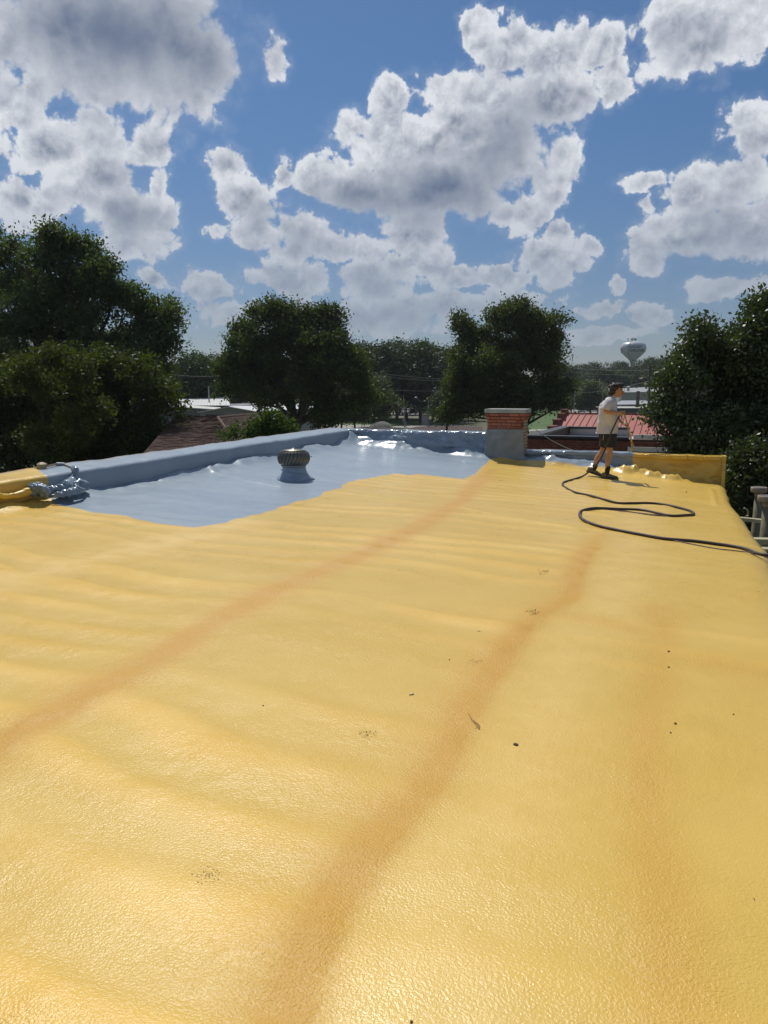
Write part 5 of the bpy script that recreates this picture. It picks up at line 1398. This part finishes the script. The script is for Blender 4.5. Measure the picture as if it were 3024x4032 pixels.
hand_path = [(0.20, -0.17, 1.165), (0.165, -0.22, 1.12), (.126, -.27, 1.03), (.058, -.30, .864), (-.01, -.30, .62), (-.136, -.31, .33), (-.28, -.33, .17), (-.42, -.35, .055)]
hp = [MM @ Vector(p) for p in hand_path]
for q_ in hp[-1:]:
    q_.z = max(q_.z, float(roof_z(*toUV(q_.x, q_.y))) + 0.022)
gp = []
for (x, y) in loop:
    p = on_roof(x, y, HR); u_, v_ = toUV(p.x, p.y); gp.append(Vector((p.x, p.y, float(roof_z(u_, v_)) + HR * 0.95)))
gp += [gp[-1] + Vector((0.20, -0.15, -0.03)), gp[-1] + Vector((0.42, -0.40, -0.28)), gp[-1] + Vector((0.5, -0.6, -0.9))]
MHOSE = mat('dark_hose', (0.045, 0.030, 0.028), 0.6, var=0.3, vscale=5)
b = MB(); path = catmull(hp + gp, 6); b.tube(path, [0.013 + min(1, i_ / 50) * (HR - 0.013) for i_ in range(len(path))], 8)
tag(b.build('spray_hose', MHOSE, None, True), 'dark spray hose running from the worker\'s gun and snaking in loops over the yellow roof', 'hose')
cord = [(2345,2009),(2400,2011),(2434,2014),(2490,2019.5),(2573,2028.5),(2624,2034),(2560,2030.5),(2470,2016),(2380,2011.5),(2306,2013),(2290,2022),(2289,2035),(2300,2049),(2330,2063.5),(2434,2090.5),(2573,2117),(2657,2129.5),(2740.6,2148),(2824,2163),(2908,2171),(2991,2184)]
cp = []
for (x, y) in cord:
    p = on_roof(x, y, 0.006); u_, v_ = toUV(p.x, p.y); cp.append(Vector((p.x, p.y, float(roof_z(u_, v_)) + 0.008)))
cp.append(cp[-1] + Vector((0.25, -0.2, -0.1)))
b = MB(); b.tube(catmull(cp, 5), 0.0055, 5); tag(b.build('thin_cord', MHOSE), 'thin dark cord lying beside the spray hose', 'cord')

# ------------------------------------------------------------------ debris on the roof
def pebble(px, py, w, h, m, label, cat='pebble', seed=0):
    p = on_roof(px, py); k = p.y / 3065; u_, v_ = toUV(p.x, p.y)
    bm = bmesh.new(); bmesh.ops.create_icosphere(bm, subdivisions=2, radius=1); r = random.Random(seed)
    for v in bm.verts:
        s_ = 1 + r.uniform(-.18, .18); v.co = Vector((v.co.x * w * k / 2 * s_, v.co.y * w * k / 2 * .7 * s_, v.co.z * h * k / 2 * s_))
    me = bpy.data.meshes.new('pebble'); bm.to_mesh(me); bm.free()
    o = link(cat, me, m, None, True); o.location = (p.x, p.y, float(roof_z(u_, v_)) + h * k * 0.28); o.rotation_euler = (0, 0, r.uniform(-.6, .6))
    tag(o, label, cat); return o
MPEB = mat('brown_pebble', (0.14, 0.09, 0.06), 0.8); MCHIP = mat('dark_chip', (0.05, 0.035, 0.02), 0.8)
pebble(2030, 2936, 24, 11, MPEB, 'largest pebble, flat and brown, alone on the yellow coat right of the middle seam', seed=1)
pebble(2659, 2855, 12, 9, MPEB, 'small dark pebble above a second speck, near the right-hand faint seam', seed=2)
pebble(2633, 2563, 9, 8, MPEB, 'tiny brown pebble where the right-hand faint seam begins', seed=3)
pebble(2633, 2625, 8, 7, MCHIP, 'tiny black pebble just below the one at the head of the right-hand seam', seed=4)
pebble(2640, 2893, 8, 6, MCHIP, 'tiny black speck below the small dark pebble at the right', seed=5)
pebble(1620, 2741, 22, 9, mat('pale_flake', (0.62, 0.52, 0.30), 0.5), 'pale crumbled flake on the yellow coat near the centre', 'flake', seed=6)
pebble(1036, 2784, 7, 6, MCHIP, 'single black speck left of centre on the yellow coat', seed=7)
pebble(2888, 2812, 8, 6, MCHIP, 'tiny dark speck at the far right of the yellow coat', seed=8)
pebble(1620, 4017, 16, 12, MPEB, 'dark crumb at the bottom edge of the photo', seed=9)
pebble(2702, 1941, 6, 5, MCHIP, 'dark speck on the roof right of the worker\'s shadow', seed=10)
pebble(1770, 2604, 6, 5, MCHIP, 'small dark speck left of the middle seam near the scuffed patch', seed=11)
pebble(1226, 1800, 6, 4, mat('grey_chip', (0.12, 0.15, 0.19), 0.6), 'small dark grey bump on the blue coat right of the turbine vent', seed=12)
def scuff(px, py, rx, ry, n, label, seed):
    """patch of fine dark grit: too many grains to count"""
    r = random.Random(seed); b = MB()
    for _ in range(n):
        a = r.uniform(0, 6.28); q = r.random() ** 0.7
        x, y = px + rx * q * math.cos(a), py + ry * q * math.sin(a)
        p = on_roof(x, y); k = p.y / 3065; u_, v_ = toUV(p.x, p.y); z = float(roof_z(u_, v_)); s_ = r.uniform(1.0, 3.2) * k
        b.add([(p.x - s_, p.y, z + .0005), (p.x, p.y - s_ * .8, z + .0005), (p.x + s_, p.y + s_ * .3, z + .0005), (p.x, p.y + s_ * .6, z + .0005), (p.x, p.y, z + s_ * .8)], [(0,1,4),(1,2,4),(2,3,4),(3,0,4)])
    tag(b.build('grit', mat('dark_grit', (0.13, 0.085, 0.03), 0.9)), label, kind='stuff')
scuff(2098, 2415, 28, 13, 60, 'patch of dark grit beside the middle seam', 1)
scuff(815, 3455, 60, 42, 95, 'patch of dark grit low at the left', 2)
scuff(1447, 2896, 38, 20, 55, 'patch of dark grit at the centre', 3)
scuff(1870, 2612, 34, 10, 30, 'faint patch of grit left of the middle seam', 4)
scuff(2135, 2256, 26, 10, 34, 'faint grit high on the middle seam', 5)
def twig(px0, py0, px1, py1, label, rad=0.0016, seed=1, forks=2):
    a, b_ = on_roof(px0, py0, .004), on_roof(px1, py1, .004); r = random.Random(seed); m = MB()
    mid = a.lerp(b_, .5) + Vector((r.uniform(-.01, .01), 0, .006)); m.tube([a, mid, b_], rad, 5)
    for q in range(forks):
        s_ = a.lerp(b_, r.uniform(.2, .7)); m.tube([s_, s_.lerp(b_, .5) + Vector((r.uniform(-.02, .02), r.uniform(-.01, .01), .004)), b_ + Vector((r.uniform(-.02, .02), r.uniform(-.01, .01), 0))], rad * .7, 4)
    tag(m.build('twig', MPEB), label, 'twig')
twig(1842, 2806, 1888, 2872, 'forked dry pine needle lying on the middle seam', 0.0010, 1, 3)
twig(2946, 3527, 2971, 3570, 'single dry needle near the right edge of the roof', 0.0014, 2, 0)
twig(1872, 2486, 1904, 2490, 'small curled brown wisp left of the middle seam', 0.0014, 3, 1)

# ------------------------------------------------------------------ the worker
SKIN = mat('warm_brown_skin', (0.46, 0.235, 0.135), 0.55, var=0.12, vscale=9)  # warm brown base colour with faint mottling
SHIRT = mat('heather_grey_shirt', (0.58, 0.55, 0.55), 0.9, var=0.06, vscale=8, bump=0.5, bscale=9, bdist=0.02)
SHORT = mat('black_shorts', (0.028, 0.027, 0.026), 0.85, var=0.2, vscale=8, bump=0.4, bscale=10, bdist=0.02)
SOCK = mat('black_sock', (0.018, 0.018, 0.018), 0.9)
SHOE = mat('dusty_olive_shoe', (0.15, 0.13, 0.09), 0.85, var=0.3, vscale=12)
HAIR = mat('dark_brown_hair', (0.045, 0.026, 0.018), 0.55, var=0.4, vscale=30, bump=0.9, bscale=45, bdist=0.01)
CAPB = mat('dark_cap_cloth', (0.03, 0.024, 0.024), 0.8, var=0.2, vscale=20)
BILL = mat('tan_bill_edge', (0.42, 0.33, 0.15), 0.6)
man = thing('person', 'man in grey T-shirt, black shorts and dark cap spraying the low parapet, hose in hand', 'person', man_o, MRZ); man.scale = (MAN_S,) * 3
def skin_mesh(name, verts, edges, levels=2):
    me = bpy.data.meshes.new(name); me.from_pydata([v[:3] for v in verts], edges, []); me.update()
    o = bpy.data.objects.new(name, me); COL.objects.link(o)
    o.modifiers.new('skin', 'SKIN'); s_ = o.modifiers.new('sub', 'SUBSURF'); s_.levels = levels; s_.render_levels = levels
    sv = me.skin_vertices[0].data
    for i_, v in enumerate(verts):
        rx = v[3]; ry = v[4] if len(v) > 4 else rx; sv[i_].radius = (rx, ry); sv[i_].use_root = (i_ == 0)
    dg = bpy.context.evaluated_depsgraph_get(); out = bpy.data.meshes.new_from_object(o.evaluated_get(dg)); bpy.data.objects.remove(o)
    return out
V_ = []; E_ = []
def jv(x, y, z, r, prev=None, r2=None):
    V_.append((x, y, z, r) if r2 is None else (x, y, z, r, r2)); i_ = len(V_) - 1
    if prev is not None: E_.append((prev, i_))
    return i_
pel = jv(0, 0, .90, .13); wst = jv(-.02, 0, 1.06, .125, pel); che = jv(-.02, 0, 1.27, .14, wst); nb_ = jv(.045, 0, 1.46, .062, che)
nk = jv(.085, 0, 1.535, .052, nb_); jw = jv(.125, 0, 1.585, .066, nk); sk1 = jv(.135, 0, 1.65, .086, jw); sk2 = jv(.125, 0, 1.70, .074, sk1)
chn = jv(.188, 0, 1.538, .030, jw); 
for (s_, knee, calf, ank) in ((-1, (.055, .49), (.03, .32), (.016, .10)), (1, (-.085, .475), (-.165, .31), (-.228, .145))):
    hpj = jv(0.01, s_ * .10, .82, .098, pel); mid_ = jv((.01 + knee[0]) / 2, s_ * .10, .65, .080, hpj); kn = jv(knee[0], s_ * .09, knee[1], .058, mid_)
    ck = jv(calf[0] - .01, s_ * .09, calf[1] + .04, .060, kn); cl_ = jv((calf[0] + ank[0]) / 2, s_ * .09, (calf[1] + ank[1]) / 2, .046, ck); jv(ank[0], s_ * .09, ank[1], .036, cl_)
# arms
sh1 = jv(.01, -.165, 1.41, .060, che); el1 = jv(-.075, -.245, 1.235, .043, sh1); fo1 = jv(.03, -.235, 1.235, .041, el1); wr1 = jv(.165, -.20, 1.222, .026, fo1); pa1 = jv(.215, -.185, 1.222, .027, wr1)
sh2 = jv(.04, .165, 1.40, .058, che); el2 = jv(.09, .23, 1.17, .042, sh2); fo2 = jv(.18, .17, 1.09, .038, el2); wr2 = jv(.295, .085, 1.005, .025, fo2); pa2 = jv(.335, .055, .985, .026, wr2)
gA = Vector((.262, -.165, 1.262)); gB = Vector((.455, .02, .60))     # ends of the lance
def fingers(palm, lance_t, side):
    L0 = gA.lerp(gB, lance_t); ax = (gB - gA).normalized()
    P = Vector(V_[palm][:3]); tod = (L0 - P); tod -= ax * tod.dot(ax); 
    if tod.length < .01: tod = Vector((1, 0, 0))
    tod.normalize(); sd_ = ax.cross(tod).normalized() * side
    for q, (off, ln) in enumerate(((-.030, .92), (-.010, 1.0), (.010, .95), (.030, .78))):
        c_ = L0 + ax * off
        a = jv(*(P + ax * off * .85 + tod * .022 + sd_ * .010), .0085, palm)
        b2 = jv(*(c_ + sd_ * .021 + tod * .002), .0085, a); c2 = jv(*(c_ + tod * .022 * ln + sd_ * .008), .0078, b2); jv(*(c_ + tod * .014 - sd_ * .018 * ln), .0070, c2)
    t0 = jv(*(P - ax * .020 - sd_ * .012), .011, palm); t1 = jv(*(L0 - ax * .040 - sd_ * .014), .009, t0); jv(*(L0 - ax * .034 + tod * .016 - sd_ * .004), .0078, t1)
fingers(pa1, 0.07, -1); fingers(pa2, 0.42, 1)
bme = skin_mesh('body', V_, E_); body = link('body', bme, SKIN, man, True)
# face details: nose, lips, ear, eye are small shapes on the head
def ell(name, c, r, m, parent=man, seg=14, fn=None):
    bm = bmesh.new(); bmesh.ops.create_uvsphere(bm, u_segments=seg, v_segments=max(8, seg // 2 + 3), radius=1)
    for v in bm.verts:
        p = Vector((v.co.x * r[0], v.co.y * r[1], v.co.z * r[2]))
        if fn: p = fn(p)
        v.co = p + Vector(c)
    me = bpy.data.meshes.new(name); bm.to_mesh(me); bm.free(); return link(name, me, m, parent, True)
ell('face', (.155, 0, 1.60), (.078, .066, .10), SKIN, seg=20, fn=lambda p: Vector((p.x * (1.0 if p.z > -.03 else .92) + (.008 if p.z < -.05 else 0), p.y * (1 if p.z > 0 else 1 + p.z * 2.2), p.z)))
ell('nose', (.236, 0, 1.592), (.022, .014, .024), SKIN, body)
ell('lips', (.226, 0, 1.552), (.010, .020, .010), mat('lip', (0.36, 0.13, 0.10), 0.5), body)
ell('ear', (.125, -.078, 1.607), (.018, .010, .030), SKIN, body)
ell('ear', (.125, .078, 1.607), (.018, .010, .030), SKIN, body)
for s_ in (-1, 1):
    ell('eye', (.218, s_ * .030, 1.618), (.010, .012, .008), mat('eye_white', (.5, .48, .45), .3), body, 10)
    ell('eyebrow', (.226, s_ * .032, 1.638), (.010, .020, .005), HAIR, body, 8)
def hairfn(p):
    n_ = 0.016 * math.sin(p.x * 70 + p.z * 40) + 0.013 * math.sin(p.z * 95 + p.y * 60) + 0.008 * math.sin(p.x * 160 - p.z * 120)
    return p * (1 + n_ * 7)
hr = ell('hair', (.085, 0, 1.665), (.105, .095, .095), HAIR, seg=32, fn=hairfn)
ell('hair', (.045, 0, 1.60), (.078, .088, .080), HAIR, seg=30, fn=hairfn)
ell('hair', (.015, 0, 1.555), (.045, .070, .040), HAIR, seg=24, fn=hairfn)
cap = ell('cap', (.150, 0, 1.700), (.098, .086, .070), CAPB, seg=28, fn=lambda p: Vector((p.x, p.y, max(p.z, -.025))))
b = MB(); vt = []
for k in range(9):
    a = (k / 8 - .5) * 2.3; w_ = math.sin(a) * .075
    vt.append((.236 - .02 * (1 - math.cos(a)), w_, 1.70)); vt.append((.236 + .036 * math.cos(a) ** .5 if math.cos(a) > 0 else .236, w_ * 1.02, 1.70 - 0.115 * max(0, math.cos(a)) ** .5))
vt2 = [(x + .006, y, z + .003) for x, y, z in vt]
b.add(vt + vt2, [(2*k, 2*k+1, 2*k+3, 2*k+2) for k in range(8)] + [(18 + 2*k, 18 + 2*k+2, 18 + 2*k+3, 18 + 2*k+1) for k in range(8)] + [(2*k+1, 18+2*k+1, 18+2*k+3, 2*k+3) for k in range(8)])
b.build('bill', BILL, cap, True, local=True)

def loft(name, rings, m, n=28, amp=0.0, seed=0, close=True, parent=man):
    """rings: (centre, rx along local x, ry along local y, tilt)"""
    b = MB()
    for (c, rx, ry, tilt) in rings:
        for k in range(n):
            t = 2 * math.pi * k / n; e = 0.86
            cx_ = math.copysign(abs(math.cos(t)) ** e, math.cos(t)); sy_ = math.copysign(abs(math.sin(t)) ** e, math.sin(t))
            x = rx * cx_; y = ry * sy_
            b.v.append((c[0] + x * math.cos(tilt), c[1] + y, c[2] + x * math.sin(tilt)))
    for i_ in range(len(rings) - 1):
        for k in range(n): b.f.append((i_*n + k, i_*n + (k+1) % n, (i_+1)*n + (k+1) % n, (i_+1)*n + k))
    if close: b.f.append(tuple((len(rings) - 1) * n + k for k in range(n)))
    me = b.mesh(name)
    if amp:
        co = np.array([v.co[:] for v in me.vertices]); nr = np.array([v.normal[:] for v in me.vertices])
        ang = np.arctan2(nr[:, 1], nr[:, 0])
        d = amp * (fbm(ang * 2.2, co[:, 2] * 5, seed) + .7 * fbm(ang * 4 + co[:, 2] * 9, co[:, 2] * 12, seed + 4, 3))
        co += nr * d[:, None]; me.vertices.foreach_set('co', co.astype(np.float32).ravel()); me.update()
    return link(name, me, m, parent, True)
def dense(rings, k=4):
    out = []
    for (a, b_) in zip(rings[:-1], rings[1:]):
        for j in range(k):
            t = j / k; out.append((tuple(a[0][q] * (1 - t) + b_[0][q] * t for q in range(3)), a[1] * (1 - t) + b_[1] * t, a[2] * (1 - t) + b_[2] * t, a[3] * (1 - t) + b_[3] * t))
    out.append(rings[-1]); return out
shirt = loft('t_shirt', dense([((-.012, 0, .835), .192, .195, .03), ((-.008, 0, .93), .182, .188, 0), ((0, 0, 1.06), .178, .185, 0), ((-.002, 0, 1.18), .172, .19, 0), ((-.012, 0, 1.30), .160, .198, 0), ((-.005, 0, 1.38), .140, .196, .05), ((.010, 0, 1.44), .110, .165, .15), ((.035, 0, 1.49), .075, .105, .35), ((.055, 0, 1.512), .058, .062, .5)]), SHIRT, 40, 0.030, 3)
def sleeve(p0, p1, p2, r0_, r2_, seed):
    P = catmull([p0, p1, p2], 6); b = MB(); n_ = len(P); b.tube(P, [r0_ + (r2_ - r0_) * (i_ / (n_ - 1)) for i_ in range(n_)], 20)
    me = b.mesh('sleeve'); co = np.array([v.co[:] for v in me.vertices]); nr = np.array([v.normal[:] for v in me.vertices])
    co += nr * (0.014 * fbm(co[:, 0] * 14 + co[:, 2] * 8, co[:, 2] * 14 + co[:, 1] * 10, seed))[:, None]; me.vertices.foreach_set('co', co.astype(np.float32).ravel()); me.update()
    link('sleeve', me, SHIRT, shirt, True)
sleeve((.005, -.10, 1.435), (-.02, -.19, 1.385), (-.058, -.232, 1.275), .080, .078, 4)
sleeve((.03, .10, 1.43), (.055, .19, 1.36), (.08, .225, 1.25), .078, .074, 6)
shorts = loft('shorts', dense([((0.005, 0, .70), .155, .175, 0), ((0, 0, .78), .165, .182, 0), ((-.005, 0, .87), .160, .172, 0), ((-.005, 0, .93), .14, .15, 0)]), SHORT, 32, 0.012, 13)
loft('shorts_leg', dense([((.065, -.098, .585), .108, .098, .02), ((.045, -.095, .68), .118, .098, 0), ((.02, -.09, .80), .13, .095, 0)]), SHORT, 26, 0.014, 17, parent=shorts)
loft('shorts_leg', dense([((-.045, .09, .560), .100, .095, -.25), ((-.025, .09, .67), .112, .096, -.1), ((0, .088, .80), .13, .094, 0)]), SHORT, 26, 0.014, 19, parent=shorts)
b = MB(); b.tube([(-.070, -.185, .82), (-.076, -.196, .765), (-.078, -.200, .72)], .0035, 5); b.build('drawstring', mat('white_cord', (.7, .7, .68), .7), shorts, True, local=True)
b = MB(); b.tube(catmull([(.034, -.09, .235), (.026, -.09, .17), (.018, -.09, .09), (.022, -.09, .045)], 4), [.047] * 6 + [.042] * 7, 16); b.build('sock', SOCK, man, True, local=True)
b = MB(); b.tube(catmull([(-.196, .09, .238), (-.212, .09, .19), (-.232, .09, .12), (-.235, .09, .085)], 4), [.047] * 6 + [.042] * 7, 16); b.build('sock', SOCK, man, True, local=True)
def shoe(x, y, z, pitch):
    rings = []
    for (t, h, w_, zc_) in ((-.085, .030, .028, .040), (-.075, .044, .036, .046), (-.03, .050, .040, .050), (.02, .046, .042, .046), (.07, .036, .046, .038), (.13, .028, .048, .030), (.19, .022, .042, .025), (.215, .014, .030, .018)):
        rings.append((t, h, w_, zc_))
    b = MB(); n_ = 16
    for (t, h, w_, zc_) in rings:
        for k in range(n_):
            a = 2 * math.pi * k / n_; b.v.append((t, w_ * math.cos(a), max(0.002, zc_ + h * math.sin(a))))
    for i_ in range(len(rings) - 1):
        for k in range(n_): b.f.append((i_*n_ + k, (i_+1)*n_ + k, (i_+1)*n_ + (k+1) % n_, i_*n_ + (k+1) % n_))
    b.f.append(tuple(range(n_))); b.f.append(tuple(len(b.v) - n_ + k for k in range(n_ - 1, -1, -1)))
    me = b.mesh('shoe'); me.transform(Matrix.Translation((x, y, z)) @ Matrix.Rotation(pitch, 4, 'Y')); o = link('shoe', me, SHOE, man, True)
    b = MB(); outl = [(-.09, -.03), (-.05, -.045), (.05, -.045), (.14, -.052), (.21, -.038), (.228, 0), (.21, .038), (.14, .052), (.05, .045), (-.05, .045), (-.09, .03)]
    b.prism(outl, -.012, .012); me = b.mesh('sole'); me.transform(Matrix.Translation((x, y, z)) @ Matrix.Rotation(pitch, 4, 'Y')); link('sole', me, mat('dark_sole', (.06, .055, .045), .8), o)
shoe(.005, -.09, .016, 0.06); shoe(-.275, .09, .085, 0.30)
b = MB(); b.tube([(.275, .075, 1.02), (.300, .085, 1.00)], .031, 14); b.build('wrist_band', mat('pale_wrist_band', (.6, .57, .5), .6), man, True, local=True)

# spray gun and lance, held by the worker
MBRS = mat('foam_crusted_brass', (0.42, 0.33, 0.15), 0.6, var=0.3, vscale=30, bump=0.5, bscale=60, bdist=0.004)
gun = thing('spray_lance', 'yellow-crusted spray gun and long lance held in the worker\'s two hands', 'spray lance', man_o, MRZ); gun.scale = (MAN_S,) * 3
b = MB(); b.tube([gA, gA.lerp(gB, .3), gA.lerp(gB, .6), gB], [.011, .012, .016, .017], 10); b.build('lance', MBRS, gun, True, local=True)
b = MB(); b.box(.17, .255, -.185, -.155, 1.175, 1.212); b.tube([(.18, -.17, 1.19), (.21, -.17, 1.165), (.245, -.17, 1.175), (.262, -.165, 1.25)], .013, 8); b.build('valve_body', MBRS, gun, True, local=True)
b = MB(); b.tube([(.225, -.17, 1.175), (.238, -.172, 1.13), (.232, -.172, 1.10)], [.012, .010, .007], 8); b.build('trigger', MDARK, gun, True, local=True)
b = MB(); b.tube([gB - Vector((.012, .01, -.04)), gB + Vector((.004, .004, -.03)), gB + Vector((.008, .008, -.075))], [.026, .024, .013], 12); b.build('nozzle', MBRS, gun, True, local=True)
b = MB(); b.tube([gB + Vector((-.02, 0, -.05)), gB + Vector((-.055, 0, -.075)), gB + Vector((-.05, 0, -.11))], .010, 7); b.tube([gB + Vector((.03, 0, -.05)), gB + Vector((.05, 0, -.08))], .010, 7); b.build('side_valve', MBRS, gun, True, local=True)
# fan of spray: a thin mist from the nozzle to the foot of the parapet
nz0 = MM @ (gB + Vector((.008, .008, -.075)))
tgt = on_roof(2510, 1860, .02); 
b = MB(); dirn = (tgt - nz0); side_ = Vector((math.cos(MRZ), math.sin(MRZ), 0)); back_ = Vector((-math.sin(MRZ), math.cos(MRZ), 0))
rings_ = []
for k in range(6):
    t = k / 5; c = nz0 + dirn * t; w_ = .012 + .085 * t; d_ = .012 + .06 * t
    rings_.append([c + side_ * w_ * math.cos(a) + back_ * d_ * math.sin(a) for a in [2 * math.pi * j / 12 for j in range(12)]])
for rg in rings_: b.v += [tuple(p) for p in rg]
for k in range(5):
    for j in range(12): b.f.append((k*12 + j, k*12 + (j+1) % 12, (k+1)*12 + (j+1) % 12, (k+1)*12 + j))
b.f.append(tuple(range(11, -1, -1))); b.f.append(tuple(60 + j for j in range(12)))
mm = bpy.data.materials.new('spray_mist'); mm.use_nodes = True; nt = mm.node_tree
for n_ in list(nt.nodes): nt.nodes.remove(n_)
o_ = node(nt, 'ShaderNodeOutputMaterial'); pv = node(nt, 'ShaderNodeVolumePrincipled'); pv.inputs['Color'].default_value = (.9, .9, .85, 1); pv.inputs['Density'].default_value = 0.3
nt.links.new(pv.outputs[0], o_.inputs['Volume'])
_bm = bmesh.new(); _me = b.mesh('spray_mist'); _bm.from_mesh(_me); bmesh.ops.recalc_face_normals(_bm, faces=_bm.faces); _bm.to_mesh(_me); _bm.free()
tag(link('spray_mist', _me, mm), 'faint fan of spray falling from the lance tip', kind='stuff')

# ------------------------------------------------------------------ thin summer haze: one even box of air round the whole place
hb = MB(); hb.box(-1600, 1600, -1600, 1600, GZ - 1.2, 62)
hm = bpy.data.materials.new('haze'); hm.use_nodes = True; nt = hm.node_tree
for n_ in list(nt.nodes): nt.nodes.remove(n_)
o_ = node(nt, 'ShaderNodeOutputMaterial'); pv = node(nt, 'ShaderNodeVolumePrincipled'); pv.inputs['Color'].default_value = (.80, .88, 1.0, 1); pv.inputs['Density'].default_value = 0.00014; pv.inputs['Anisotropy'].default_value = 0.3
nt.links.new(pv.outputs[0], o_.inputs['Volume'])
tag(hb.build('haze', hm), 'thin summer haze', kind='stuff')
